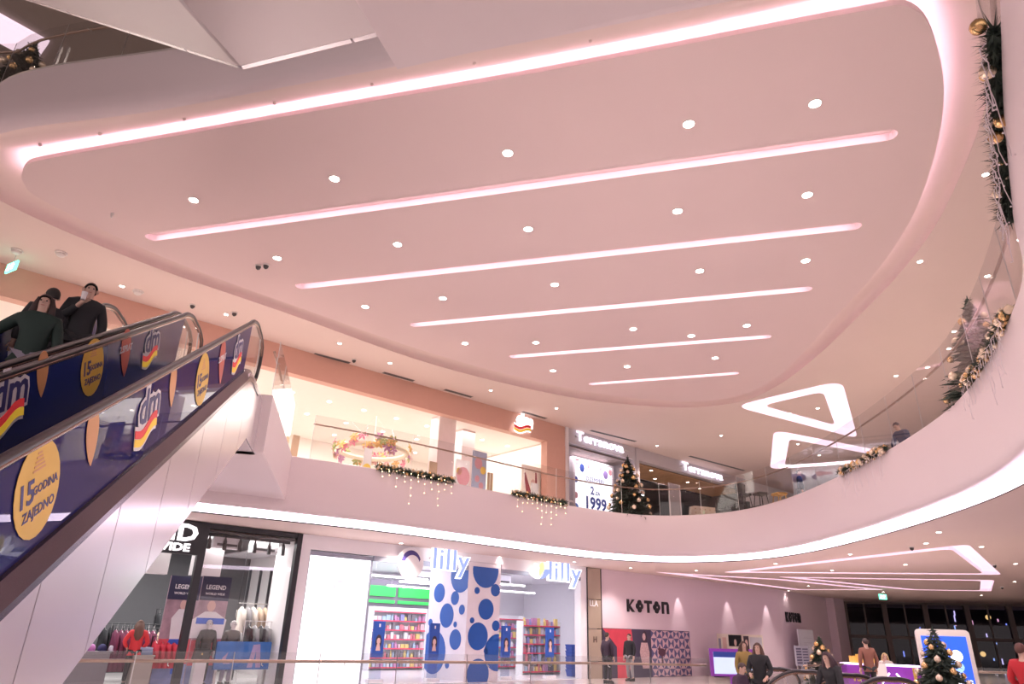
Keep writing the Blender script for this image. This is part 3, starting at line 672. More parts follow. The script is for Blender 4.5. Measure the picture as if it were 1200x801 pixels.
# dm logo builder
DMR = mat('dm_red', (.72,.05,.05), .5, emis=(.7,.04,.05), es=.15); DMY = mat('dm_yellow', (.95,.62,.06), .5, emis=(.9,.6,.05), es=.15)
def dmlogo(parent, x, z, s, y, face, under, rot=0, glow=False):
    """letters dm above a two-colour ribbon; s = overall height; child parts of parent"""
    rt = (math.pi/2, -rot, 0)
    def pl_(pts): c_, s_ = math.cos(rot), math.sin(rot); return [(x + a*c_ - b*s_, z + a*s_ + b*c_) for a, b in pts]
    rib = lambda o, h: [(-.52*s+.04*s*k*0+ s*1.04*k/8-.0, o + s*.07*math.sin(k/8*2*math.pi+2.6) + s*.10*(k/8)) for k in range(9)] + [(-.52*s+s*1.04*k/8, o+h + s*.07*math.sin(k/8*2*math.pi+2.6) + s*.10*(k/8)) for k in range(8, -1, -1)]
    if under:
        mb = MB(); mb.prism(pl_(rib(-.50*s, .40*s)), 1, y-.006, y-.001); mb.build('logo_backing', under, parent)
        text('dm', .80*s, under, parent, (x-.40*s*math.cos(rot)+.10*s*math.sin(rot), y-.003, z-.10*s*math.cos(rot)-.40*s*math.sin(rot)), rt, bold=.07*s, extr=.002, name='logo_outline', shear=.15)
    text('dm', .80*s, face, parent, (x-.40*s*math.cos(rot)+.10*s*math.sin(rot), y-.008, z-.10*s*math.cos(rot)-.40*s*math.sin(rot)), rt, bold=.012*s, extr=.002, name='logo_letters', shear=.15)
    mb = MB(); mb.prism(pl_(rib(-.30*s, .13*s)), 1, y-.012, y-.007); mb.build('logo_ribbon', DMR, parent)
    mb = MB(); mb.prism(pl_(rib(-.44*s, .13*s)), 1, y-.012, y-.007); mb.build('logo_ribbon', DMY, parent)
SIGNBLUE = mat('logo_navy', (.03,.05,.25), .5)
t = sgn('shop_sign', 'glowing white logo sign with red and yellow ribbon on the salmon fascia', 9.1, -.12, 9.78)
dmlogo(t, 0, 0, .92, 0, SW, SW)
MB().box(-.3,.3,.0,.12,-.2,.2).build('bracket', STEEL, t)
def terra(u, label, w_):
    t = sgn('shop_sign', label, u, -.12, 9.68, group='white fascia letterings')
    text('Terranova', .62, SV, t, (0,-.0,.03), bold=.010, extr=.03, sx=w_/3.05, space=1.02)
    MB().box(0, w_, .04, .12, .2, .25).build('bracket', STEEL, t)
    return t
terra(12.42, 'glowing white lettering above the advertising screen', 3.75)
terra(20.45, 'glowing white lettering above the wooden slat soffit', 4.3)
# lamps washing the ceiling above the signs are the glow of the signs themselves
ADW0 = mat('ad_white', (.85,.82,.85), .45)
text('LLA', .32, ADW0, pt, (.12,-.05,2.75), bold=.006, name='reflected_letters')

# escalator adverts -------------------------------------------------
YEL = mat('ad_yellow', (.85,.55,.10), .45); ORD = mat('ad_orange', (.75,.38,.16), .45); REDB = mat('ad_red', (.62,.14,.10), .45); ADW = mat('ad_white', (.85,.82,.85), .45); ADN = mat('ad_navy', (.05,.05,.2), .45)
def ad_on(esc, w_, items):
    """print on the balustrade of an escalator whose side plane lies at w_"""
    yl = -BAL-.012 if abs(w_-W1) < .01 else BAL-.012
    for kind, px, py, s in items:
        s_, z = Epx(px, py, w_); x = s_-2.21
        t = esc; a = R(30)
        def E_(cx, cz, rx, rz, n=24): return [(x + (cx+rx*math.cos(2*math.pi*k/n))*math.cos(a) - (cz+rz*math.sin(2*math.pi*k/n))*math.sin(a), z + (cx+rx*math.cos(2*math.pi*k/n))*math.sin(a) + (cz+rz*math.sin(2*math.pi*k/n))*math.cos(a)) for k in range(n)]
        def T(str_, sz, cx, cz, m_, b=0): text(str_, sz, m_, t, (x+cx*math.cos(a)-cz*math.sin(a), yl-.006, z+cx*math.sin(a)+cz*math.cos(a)), (math.pi/2, -a, 0), bold=b, extr=.001, name='advert_text', align='CENTER')
        if kind == '15':
            MB().prism(E_(0, 0, .33*s, .36*s), 1, yl-.004, yl-.001).build('advert_disc', YEL, t)
            T('15', .24*s, -.17*s, -.07*s, ADN, .006); T('GODINA', .092*s, .105*s, -.03*s, ADN, .002); T('ZAJEDNO', .105*s, .02*s, -.19*s, ADN, .002)
            m_ = MB()
            for k in range(5): m_.prism([(x + (c_*math.cos(a) - d_*math.sin(a)), z + (c_*math.sin(a) + d_*math.cos(a))) for c_, d_ in ((-.09*s+.015*s*k, .14*s+.03*s*k), (.09*s-.015*s*k, .14*s+.03*s*k), (.09*s-.015*s*k, .155*s+.03*s*k), (-.09*s+.015*s*k, .155*s+.03*s*k))], 1, yl-.006, yl-.003)
            m_.build('advert_emblem', ORD, t)
        elif kind in ('drop', 'balloon'):
            rr = (.13, .17) if kind == 'drop' else (.19, .25)
            hb = .25 if kind == 'drop' else .34
            pts = [(1.15*rr[0]*s*math.sin(q)*math.sin(q/2)**.7, -hb*s*math.cos(q)) for q in [2*math.pi*k/28 for k in range(28)]]
            MB().prism([(x+p[0]*math.cos(a)-p[1]*math.sin(a), z+p[0]*math.sin(a)+p[1]*math.cos(a)) for p in pts], 1, yl-.004, yl-.001).build('advert_balloon', ORD if kind == 'drop' else REDB, t)
            if kind == 'balloon': T('2.SPRAT', .13*s, 0, .02*s, ADW, .003)
        else: dmlogo(t, x, z, .62*s, yl, ADN, ADW, a)
ad_on(esc1, W1, [('15',42,572,1),('drop',106,512,1),('dm',170,486,1),('drop',201,452,1),('15',236,444,1),('balloon',259,424,1),('dm',277,414,1)])
ad_on(esc1, W1-2*BAL, [('dm',4,472,1.05),('drop',48,438,1),('15',107,430,1),('balloon',146,413,1),('dm',175,406,1)])
# ================================================================== LOWER SHOPS
rnd = random.Random(3)
def lf(nm, label, cat, u, off, z=0, rz=0, group=None): return thing(nm, label, cat, F(u, off, z), FA+rz, group)
# shop lights
area('clothes_shop_lamp', F(-4, 3.2, 4.0), 210, 6, 4, (1,.97,.95), FA)
area('clothes_window_lamp', F(-1.4, 1.6, 4.0), 110, 2.2, 2, (1,.97,.95), FA)
area('cosmetics_lamp', F(6.5, 4.4, 3.95), 170, 6, 5, (.93,.93,1), FA)
area('cosmetics_lamp', F(12.4, 4, 3.95), 60, 4, 5, (.97,.90,1), FA)
# --- cosmetics shop: bright light box
t = lf('light_box', 'tall overexposed white light box in the cosmetics shop front', 'light box', .45, .02)
MB().box(0,2.2,.1,.3,.0,3.7).build('screen', mat('screen_glow', (1,1,1), .5, emis=(.95,.95,1), es=.95), t)
MB().box(-.05,0,.05,.32,0,3.82).box(2.2,2.25,.05,.32,0,3.82).box(0,2.2,.05,.32,3.7,3.82).build('frame', mat('alu_grey', (.35,.37,.45), .4, .5), t)
m_ = MB(); out = [(1.2+.30*math.cos(R(a)), 2.75+.30*math.sin(R(a))) for a in range(30, 185, 12)]; inn = [(1.24+.22*math.cos(R(a)), 2.72+.20*math.sin(R(a))) for a in range(175, 25, -12)]
m_.prism(out+inn, 1, .085, .099); m_.build('faint_portrait', mat('faint_lilac', (.8,.8,.95), .6, emis=(.75,.78,.95), es=.35), t)
fs(MB().box(2.7,6.7,-.01,.1,3.70,3.86).box(8.28,12.7,-.01,.1,3.72,3.86), 'trim_5', mat('alu_grey', (.35,.37,.45), .4, .5), 'grey door track over the cosmetics shop')
# dotted pier
PIERW = mat('pier_white', (.80,.74,.80), .45); DOT = mat('dot_blue', (.015,.10,.42), .35, noise=.08)
t = lf('dotted_pier', 'white pier covered in round blue dots between the two cosmetics shop doors', 'pillar', 6.72, 0)
MB().box(0,1.55,.0,2.4,0,4.01).build('core', PIERW, t)
def clipc(cx, cz, rx, rz, x0, x1, z0, z1, n=28):
    P = [(cx+rx*math.cos(2*math.pi*k/n), cz+rz*math.sin(2*math.pi*k/n)) for k in range(n)]
    for ax, s, v in ((0,1,x0),(0,-1,x1),(1,1,z0),(1,-1,z1)):
        out = []
        for i, p in enumerate(P):
            q = P[i-1]; ip, iq = s*(p[ax]-v) >= 0, s*(q[ax]-v) >= 0
            if ip != iq: k = (v-q[ax])/(p[ax]-q[ax]); out.append((q[0]+(p[0]-q[0])*k, q[1]+(p[1]-q[1])*k))
            if ip: out.append(p)
        P = out
        if len(P) < 3: return None
    return P
for x, z, r in ((.80,3.75,.62),(.42,3.02,.12),(1.30,3.08,.22),(.88,2.4,.36),(1.38,1.85,.18),(.55,1.48,.46),(1.5,.95,.62),(.62,.25,.50),(.25,2.0,.10),(.95,1.0,.1)):
    P = clipc(x, z, r, r, 0, 1.55, 0, 3.86)
    if P: MB().prism(P, 1, -.012, 0).build('dot', DOT, t)
for y, z, r in ((.45,3.55,.62),(1.75,2.95,.34),(.75,2.75,.24),(1.2,2.15,.42),(.3,2.35,.17),(.6,1.35,.34),(1.9,.9,.75),(.65,1.85,.1),(2.2,1.9,.13),(1.0,.5,.12)):
    P = clipc(y, z, r, r, .02, 2.4, 0, 4.0)
    if P: MB().prism(P, 0, -.012, 0).build('dot', DOT, t)
# shelves with products
PC_ = [mat('pack_%d' % i, c, .5) for i, c in enumerate([(.85,.82,.85),(.75,.25,.30),(.35,.35,.65),(.80,.55,.60),(.25,.22,.25),(.85,.65,.25),(.45,.60,.75),(.62,.30,.50)])]
def gondola(label, u, off, W_, H_, n, fr, rz=0, dep=.4, back=True, edge=None, group='shop shelving'):
    t = lf('shelf_unit', label, 'shelf', u, off, .015, rz, group)
    for x in (0, W_-.05): MB().box(x, x+.05, 0, dep, 0, H_).build('upright', fr, t)
    if back: MB().box(.05, W_-.05, dep-.03, dep, 0, H_).build('back_panel', fr, t)
    zs = [.12 + (H_-.3)*k/(n-1) for k in range(n)]
    for z in zs:
        s_ = MB().box(.05, W_-.05, 0, dep-.03, z-.03, z).build('shelf', fr, t)
        if edge: MB().box(.05, W_-.05, -.012, 0, z-.04, z+.01).build('price_strip', edge, s_)
    return t, zs
SHW = mat('shelf_white', (.85,.83,.86), .5); REDS = mat('price_red', (.75,.08,.15), .5)
pk = {}
def packs(u, off, W_, zs, step, label, group, rz=0, hmax=.3, dep=.3):
    for z in zs:
        x = .09
        while x < W_-.16:
            w_ = rnd.choice((.10,.14,.18)); h = hmax*rnd.choice((.55,.75,.9)); kind = rnd.random() < .4; m = rnd.choice(PC_); key = (w_, round(h,3), kind, m.name)
            if key not in pk:
                mb = MB()
                if kind: mb.lathe([(w_*.42,0),(w_*.42,h*.6),(w_*.2,h*.72),(w_*.2,h*.8),(w_*.24,h*.8),(w_*.24,h)], 8)
                else: mb.prism([(-w_/2,0),(w_/2,0),(w_/2,h*.93),(w_/2-.012,h),(-w_/2+.012,h),(-w_/2,h*.93)], 1, -.05, .05)
                o = mb.build('product_pack', m); pk[key] = o
            else: o = pk[key].copy(); COL.objects.link(o)
            d = Vector((x+w_/2, .12, 0)); d.rotate(Matrix.Rotation(rz, 3, 'Z')); p = F(u+d.x, off+d.y, z+.016)
            o.location = p; o.rotation_euler.z = FA+rz; tag(o, label, 'package', group)
            x += w_ + step*rnd.uniform(.5, 1.3)
GU = Fpx(432, 770, 6.6)[0]; GW = Fpx(497, 770, 6.6)[0]-GU
t, zs = gondola('tall white shelf unit stacked with products below the green header', GU, 6.6, GW, 2.5, 7, SHW, edge=REDS)
packs(GU, 6.6, GW, zs[:-1], .04, 'small product pack on the shelves below the green header', 'products below the green header')
GRN = mat('green_header', (.05,.75,.12), .5, emis=(.05,.8,.1), es=.25)
t = lf('shelf_header', 'bright green header boards with white lettering above the product shelves', 'sign', GU, 7.02, 2.66)
MB().box(0,1.3,0,.08,.30,.72).build('board', GRN, t); MB().box(1.5,4.2,0,.08,.30,.78).build('board', GRN, t)
MB().box(0,1.3,0,.08,.02,.14).build('board', GRN, t); MB().box(1.5,4.2,0,.08,.02,.14).build('board', GRN, t)
MB().box(0,4.3,.1,.3,-.12,1.0).build('back_panel', mat('dark_shelf', (.25,.2,.28), .6), t); MB().box(0,.06,.12,.28,-2.64,-.12).box(4.2,4.26,.12,.28,-2.64,-.12).build('post', SHW, t)
RU = Fpx(612, 770, 2.6)[0]; RW = Fpx(657, 770, 2.6)[0]-RU
t, zs = gondola('free-standing shelf rack of small packs with red price strips', RU, 2.6, RW, 2.1, 6, SHW, edge=REDS)
packs(RU, 2.6, RW, zs, .02, 'small product pack on the rack with red price strips', 'products on the red strip rack', hmax=.34)
t, zs = gondola('white shelf unit seen behind the dotted pier', 13.6, 6.4, 1.8, 2.4, 6, SHW, edge=REDS)
packs(13.6, 6.4, 1.8, zs[:-1], .05, 'small product pack on the shelf unit behind the dotted pier', 'products behind the dotted pier')
# ceiling tubes, ac units
for u, off, L, z in ((4.4,3.0,2.6,3.45),(6.6,4.4,2.2,3.4),(10.0,2.6,1.9,3.5),(11.2,4.4,3.0,3.35),(6.9,5.8,2.8,3.3)):
    t = lf('tube_lamp', 'white tube lamp hanging in the cosmetics shop', 'lamp', u, off, z, 0, 'tube lamps of the cosmetics shop')
    MB().box(0,L,-.04,.04,0,.05).build('tube', TUBEW, t); MB().box(0,L,-.05,.05,.05,.08).build('housing', SHW, t)
    for x in (.2, L-.2): MB().tube([(x,0,.08),(x,0,4.02-z)], .006, 4).build('hanger', STEEL, t)
for u, off in ((7.6,5.0),(10.8,3.4)):
    t = lf('air_unit', 'grey box air unit under the ceiling of the cosmetics shop', 'air conditioner', u, off, 3.53, 0, 'air units of the cosmetics shop')
    MB().box(0,1.0,0,.5,0,.47).build('casing', mat('unit_grey', (.55,.54,.6), .5), t); MB().box(.1,.9,-.01,0,.08,.2).build('grille', DARK, t)
# security gates
GB = mat('gate_blue', (.03,.10,.45), .35); SKIN0 = mat('print_skin', (.75,.50,.45), .6); HAIRP = mat('print_hair', (.05,.03,.05), .6)
def gate(px, off, label, w_=.42, H_=1.85):
    u, z = Fpx(px, 770, off); t = lf('security_gate', label, 'security gate', u, off, .015, 0, 'blue security gates')
    MB().box(-w_/2,w_/2,-.04,.04,.75,H_).build('panel', GB, t)
    MB().box(-w_/2,w_/2,-.02,.02,.1,.75).build('clear_base', glassmat('gate_glass', (.8,.85,.92)), t); MB().box(-w_/2-.05,w_/2+.05,-.12,.12,0,.1).build('foot', SHW, t)
    m_ = MB(); m_.disc(0, 1.22, .12, .22, -.041, .003, 14); m_.build('portrait_hair', HAIRP, t); m_ = MB(); m_.disc(0, 1.24, .07, .10, -.045, .003, 12).prism([(-.09,.95),(.09,.95),(.05,1.15),(-.05,1.15)], 1, -.048, -.045); m_.build('portrait_face', SKIN0, t)
    MB().box(-.03,.03,-.045,-.041,H_-.18,H_-.08).build('logo', ADW, t)
gate(441, .6, 'blue security gate with a portrait print beside the light box'); gate(507, .6, 'blue security gate with a portrait print left of the dotted pier'.replace('left of', 'close to'))
gate(592, .6, 'blue security gate with a portrait print under the tube lamps, against the dotted pier'); gate(644, .6, 'blue security gate with a portrait print before the red strip rack')
# baskets
u, z = Fpx(671, 790, 1.2); bm_ = mat('basket_blue', (.03,.08,.38), .4)
b0 = None
for k in range(9):
    if b0 is None:
        mb = MB(); mb.loft([[( -.2,-.14,0),(-.25,-.18,.24)], [(.2,-.14,0),(.25,-.18,.24)], [(.2,.14,0),(.25,.18,.24)], [(-.2,.14,0),(-.25,.18,.24)]], True); mb.add([(-.2,-.14,0),(.2,-.14,0),(.2,.14,0),(-.2,.14,0)], [(0,1,2,3)])
        for s_ in (0,): mb.tube([(-.25,-.18,.24),(.25,-.18,.24),(.25,.18,.24),(-.25,.18,.24)], .015, 4, True)
        b0 = mb.build('shopping_basket', bm_); o = b0
    else: o = b0.copy(); COL.objects.link(o)
    o.location = F(u+.02*(k % 2), 1.2, .02+k*.12); o.rotation_euler.z = FA; tag(o, 'blue shopping basket in the stack beside the cosmetics shop door', 'basket', 'stacked shopping baskets')
# --- Koton murals
t = lf('wall_mural', 'large mural with red field, seated woman and triangle pattern on the lilac wall', 'mural', 13.98, -.03, .0)
MB().box(0,6.2,0,.02,0,1.92).build('board', mat('mural_dark', (.06,.045,.09), .5), t)
MB().prism([(.02,1.9),(1.9,1.9),(2.0,1.2),(1.6,0),(.9,0),(.9,1.2)], 1, -.004, 0).build('red_field', mat('mural_red', (.62,.06,.10), .5, noise=.2, scale=2), t)
m_ = MB(); mA, mB_ = mat('mural_navy', (.10,.09,.22), .5), mat('mural_rose', (.62,.42,.48), .5)
s_ = .42
for i in range(7):
    for j in range(5):
        x0, z0 = 3.25+i*s_, -.1+j*s_; P = [(x0,z0),(x0+s_,z0),(x0+s_,z0+s_),(x0,z0+s_)]; c_ = (x0+s_/2, z0+s_/2)
        for k in range(4):
            q = [P[k], P[(k+1)%4], c_]; q = [(min(x,6.18), min(max(z,.02),1.9)) for x, z in q]
            m_.cur = 0 if (i+j+k) % 2 else 1; m_.add([(x,-.003,z) for x, z in q], [(0,1,2)])
m_.build('triangle_pattern', [mA, mB_], t)
wm = MB(); wm.disc(2.75, 1.62, .11, .15, -.004, .003, 14).prism([(2.6,.35),(3.05,.35),(3.1,1.0),(2.98,1.38),(2.55,1.38),(2.42,1.0)], 1, -.006, -.002); wm.build('woman_print', mat('mural_dress', (.5,.33,.36), .6, noise=.5, scale=14), t)
wm = MB(); wm.disc(2.80, 1.58, .17, .28, -.003, .002, 14); wm.build('woman_hair', HAIRP, t)
wm = MB(); wm.disc(4.0, 1.0, .28, .16, -.004, .003, 12).prism([(3.7,1.1),(3.85,1.3),(3.95,1.05)], 1, -.006, -.003).prism([(4.1,1.05),(4.4,1.25),(4.25,1.0)], 1, -.006, -.003).prism([(3.95,.5),(4.05,.5),(4.05,.9),(3.95,.9)], 1, -.006, -.003); wm.build('bird_print', mat('print_plum', (.10,.04,.07), .6), t)
t = lf('wall_poster', 'pale poster board with portraits on the lilac wall behind the escalator riders', 'poster', 22.5, -.03, .75)
MB().box(0,4.3,0,.02,0,1.12).build('board', mat('poster_pale', (.85,.74,.66), .5), t)
for x0, x1, z0, z1, m in ((1.0,2.2,.55,1.08,BLACK),(2.4,2.9,.2,1.05,HAIRP),(3.0,4.2,.2,1.0,mat('poster_grey', (.6,.58,.65), .5)),(.1,.3,.3,.9,mat('poster_slate', (.3,.3,.4), .5)),(.45,.8,.3,.95,SKIN0)): MB().box(x0,x1,-.004,0,z0,z1).build('print', m, t)
wm = MB()
for x, z, r in ((1.6,.72,.16),(2.65,.72,.17),(.62,.7,.13)): wm.disc(x, z, r*.8, r, -.005, .003, 12)
wm.build('face_print', SKIN0, t)
# wall washers on the lilac wall
for px in (794, 851, 896):
    u, z = Fpx(px, 700); t = lf('wall_washer', 'small downlight close to the lilac wall casting a cone of light', 'downlight', u, -.32, Z1C, 0, 'wall washers')
    MB().lathe([(.07,0),(.07,-.02),(.05,-.02),(.05,0)], 12).build('trim_ring', TRIM, t); spot('lamp', t, (0,0,-.03), 120, (1,.88,.82), 42, .35, .02)
# white banner and stands past the corner
ub, dirb = .9, Vector((math.cos(a2), math.sin(a2), 0))
t = thing('white_banner', 'tall white banner with thin grey plan lines below the lettering past the corner', 'banner', c1 + dirb*1.0 + Vector((math.sin(a2), -math.cos(a2), 0))*.5, a2)
MB().box(0,2.6,-.03,.03,0,2.25).build('panel', mat('banner_white', (.85,.85,.95), .5), t)
m_ = MB()
for k in range(7): m_.box(.8+.22*k, .815+.22*k, -.034, -.03, .4+.1*(k%3), 1.0+.12*(k%4)); m_.box(.8, 2.2, -.034, -.03, .3+.25*k, .31+.25*k)
m_.build('plan_lines', mat('line_grey', (.45,.45,.55), .6), t)
t = lf('notice_board', 'striped notice board standing by the wall corner', 'notice board', 29.0, -.6, .0)
MB().box(0,1.5,-.03,.03,.4,1.4).build('panel', mat('board_lilac', (.6,.58,.72), .5), t); m_ = MB()
for k in range(6): m_.box(.1,.65,-.036,-.03,.5+.14*k,.58+.14*k).box(.8,1.4,-.036,-.03,.5+.14*k,.56+.14*k)
m_.build('text_blocks', mat('board_ink', (.15,.13,.25), .5), t); MB().box(.1,.16,-.03,.03,0,.4).box(1.34,1.4,-.03,.03,0,.4).build('leg', STEEL, t)

# --- clothes shop
def garment(nm, label, u, off, z, L, m, rz=0, group=None, W_=.46, cat='garment', proto={}):
    """hanging garment: z is the rail height"""
    t = lf(nm, label, cat, u, off, z, rz, group); k = (L, m.name, W_)
    if k not in proto:
        h = W_/2; rings = []
        for zz, w_, d in ((-.10,.05,.04),(-.13,.10,.05),(-.19,h,.07),(-.26,h*1.04,.09),(-.5,h*.86,.10),(-.05-L*.7,h*.95,.11),(-.1-L,h*1.06,.12)):
            rings.append([(d*math.cos(2*math.pi*j/10)*(1+.12*math.cos(4*math.pi*j/10+zz*9)), w_*math.sin(2*math.pi*j/10), zz) for j in range(11)])
        mb = MB(); mb.loft(rings); a = mb.build('cloth', m, t, smooth=True)
        b, b2 = [MB().tube([(0, s_*h*.92, -.2), (.02, s_*h*1.15, -.45), (.03, s_*h*1.2, -.2-min(L,.95)*.62)], [.07,.06,.045], 7).build('sleeve', m, t, smooth=True) for s_ in (-1, 1)]
        mb = MB(); mb.tube([(0,-h*.8,-.17),(0,0,-.09),(0,h*.8,-.17)], .008, 4).tube([(0,0,-.09),(0,0,-.02),(0,.02,.01),(0,0,.03)], .005, 4)
        c = mb.build('hanger', STEEL, t); proto[k] = (a, b, b2, c)
    else:
        for q in proto[k]:
            c = q.copy(); COL.objects.link(c); c.parent = t
def rack(label, u, off, L, H_, rz=0):
    t = lf('clothes_rack', label, 'clothes rack', u, off, .015, rz, 'clothes racks')
    MB().tube([(0,0,0),(0,0,H_),(L,0,H_),(L,0,0)], .018, 6).build('frame', BLACK, t)
    for x in (0, L): MB().tube([(x,-.3,.02),(x,.3,.02)], .018, 6).build('foot', BLACK, t)
MAR = mat('cloth_maroon', (.22,.05,.11), .85); REDC = mat('cloth_red', (.60,.04,.07), .8); BLK = mat('cloth_black', (.025,.025,.03), .85); BEI = mat('cloth_beige', (.62,.46,.33), .85); CRE = mat('cloth_cream', (.78,.70,.62), .85); GRYC = mat('cloth_grey', (.30,.29,.30), .85); BLUC = mat('cloth_blue', (.05,.18,.55), .8)
def pxu(px, off, py=770): return Fpx(px, py, off)[0]
O1 = 2.0
rack('black rack of maroon coats in the clothes shop', pxu(124, O1), O1, pxu(146, O1)-pxu(124, O1)+.2, 1.5)
n = 8
for k in range(n): garment('coat', 'long maroon coat on the rack beside the woman in red', pxu(124, O1)+.1+k*.14, O1, 1.5, 1.05, MAR, 0, 'maroon coats')
rack('black rack of dark jackets behind the maroon coats', pxu(110, 3.2), 3.2, 1.8, 1.55)
for k in range(10): garment('jacket', 'short black jacket on the rack behind the maroon coats', pxu(110, 3.2)+.1+k*.17, 3.2, 1.55, .7, BLK, 0, 'black jackets')
rack('rack of red jackets beside the tall model poster', pxu(174, 1.6), 1.6, .9, 1.25)
for k in range(5): garment('jacket', 'red jacket on the low rack beside the tall model poster', pxu(174, 1.6)+.1+k*.16, 1.6, 1.25, .7, REDC, 0, 'red jackets')
rack('rack of beige and cream coats behind the red sweater', pxu(160, 3.0), 3.0, 1.0, 1.45)
for k in range(5): garment('coat', 'beige coat on the rack behind the woman in red', pxu(160, 3.0)+.1+k*.18, 3.0, 1.45, .8, (BEI, CRE)[k % 2], 0, 'beige coats')
rack('high rack of black coats below the charcoal wall', pxu(172, 4.2), 4.2, 1.5, 2.0)
for k in range(7): garment('coat', 'black coat on the high rack below the charcoal wall', pxu(172, 4.2)+.1+k*.2, 4.2, 2.0, .75, BLK, 0, 'black coats')
# wall rail with pale clothes in the window
for (z, off, cols, lab) in ((2.25, 1.9, (CRE,GRYC,CRE,BEI,BEI,CRE), 'pale shirt on the upper wall rail by the window'), (1.35, 1.7, (BLK,BLK,GRYC,BLK,CRE), 'dark coat on the lower rail behind the blue display')):
    u0 = pxu(268, off); L = pxu(314, off)-u0
    t = lf('wall_rail', ('upper' if z > 2 else 'lower')+' steel clothes rail beside the shop window', 'clothes rail', u0, off, z); MB().tube([(0,0,0),(L,0,0)], .015, 6).build('rail', STEEL, t)
    for x in (.02, L-.02): MB().tube([(x,0,0),(x,.0,4.05-z)], .012, 6).build('hanger_rod', BLACK, t)
    for k, m in enumerate(cols): garment('shirt' if z > 2 else 'coat', lab, u0+.15+(L-.3)*k/(len(cols)-1), off, z, .75, m, 0, lab+'s')
u0 = pxu(280, .9); t = lf('wall_rail', 'short white rail of leather jackets between the mannequin and the slatted screen', 'clothes rail', u0, .9, 1.72); MB().tube([(0,0,.02),(.85,0,.02)], .012, 6).build('rail', WHITE, t)
for x in (.02, .83): MB().tube([(x,0,.02),(x,0,-1.70)], .012, 6).build('pole', WHITE, t)
for k in range(4): garment('leather_jacket', 'black leather jacket on the short white rail in the shop window', u0+.14+k*.19, .9, 1.72, .6, (BLK, GRYC)[k % 2], 0, 'leather jackets on the white rail')
# slatted frame
t = lf('slatted_screen', 'black slatted screen on the white wall of the clothes shop', 'screen', pxu(276, 3.0), 3.0, 2.0)
for k in range(6): MB().box(k*.36,k*.36+.07,0,.07,0,1.35).build('slat', BLACK, t)
MB().box(0,2.0,0,.07,1.35,1.42).build('rail', mat('screen_lilac', (.5,.45,.55), .5), t)
MB().box(0,.03,.01,.06,-2.0,0).box(1.94,1.97,.01,.06,-2.0,0).build('post', BLACK, t)
# posters with model
def poster(px0, px1, off, label, model):
    u0, u1 = pxu(px0, off, 700), pxu(px1, off, 700); t = lf('model_poster', label, 'poster', u0, off, .0); W_ = u1-u0
    MB().box(0,W_,0,.06,0,2.9).build('panel', mat('poster_photo', (.45,.30,.36), .6, noise=.6, scale=3), t)
    MB().box(0,W_,-.01,0,2.25,2.9).build('header', mat('poster_navy', (.03,.03,.08), .5), t)
    text('LEGEND', .17, ADW, t, (W_/2,-.012,2.55), bold=.004, extr=.001, align='CENTER', sx=.9); text('WORLD WIDE', .085, ADW, t, (W_/2,-.012,2.40), bold=.002, extr=.001, align='CENTER')
    MB().box(0,W_,-.004,0,.55,1.2).build('red_field', mat('poster_red', (.75,.10,.14), .6, noise=.2), t); MB().box(0,W_,-.004,0,0,.55).build('blue_field', mat('poster_blue', (.25,.30,.55), .6, noise=.4, scale=4), t)
    if model:
        m1 = MB(); x = W_*.55
        m1.prism([(x-.2,1.15),(x+.22,1.15),(x+.26,1.8),(x+.1,2.0),(x-.1,2.0),(x-.26,1.75)], 1, -.012, -.006); m1.build('model_top', ADW, t)
        m1 = MB(); m1.disc(x, 2.12, .09, .13, -.006, .006, 14); m1.build('model_head', SKIN0, t)
        m1 = MB(); m1.prism([(x-.02,1.2),(x+.2,1.2),(x+.12,.3),(x,.3)], 1, -.014, -.008).prism([(x-.2,1.2),(x+.02,1.2),(x-.28,.45),(x-.42,.5)], 1, -.014, -.008); m1.build('model_trousers', mat('print_blue', (.05,.15,.7), .6), t)
    else:
        m1 = MB(); x = W_*.45; m1.prism([(x-.55,1.25),(x+.45,1.25),(x+.5,1.75),(x+.15,1.95),(x-.15,1.95),(x-.5,1.7)], 1, -.012, -.006); m1.build('model_top', ADW, t)
        m1 = MB(); m1.disc(x, 2.1, .12, .15, -.006, .006, 14); m1.build('model_head', SKIN0, t); MB().box(.02,W_-.02,-.016,-.012,1.62,1.78).build('model_sleeves', mat('print_blue', (.05,.15,.7), .6), t)
    return t
poster(196, 233, 1.5, 'tall poster of a model in white top and blue trousers behind the black post', True)
poster(234, 268, .7, 'window poster with navy header and a model in white sweater', False)
struct(MB().box(-2.7,-1.9,.95,1.3,2.92,4.06).build('wall_column_1', WALLW, None, FO, FA)); struct(MB().box(-3.9,-3.2,1.58,1.9,2.92,4.06).build('wall_column_2', WALLW, None, FO, FA))
fs(MB().box(1.4,1.6,2.6,7.2,0,4.05), 'wall_clothes_side', WALLW)
# blue display board
u0, u1 = pxu(252, .5), pxu(316, .5); t = lf('display_board', 'blue printed display board standing in the shop window', 'display board', u0, .5, .0)
MB().box(0,u1-u0,0,.08,.45,1.18).build('panel', mat('display_blue', (.04,.18,.55), .5, noise=.35, scale=3), t); MB().box(.05,.12,0,.08,0,.45).box(u1-u0-.12,u1-u0-.05,0,.08,0,.45).build('leg', STEEL, t)
m_ = MB(); m_.prism([(.2,.75),(.35,.9),(.3,.7),(.45,.6),(.25,.6)], 1, -.006, 0).prism([(.95,.5),(1.05,1.1),(1.25,1.12),(1.35,.5),(1.2,.5),(1.15,.95),(1.1,.5)], 1, -.006, 0); m_.build('print', mat('print_violet', (.45,.35,.6), .5), t)
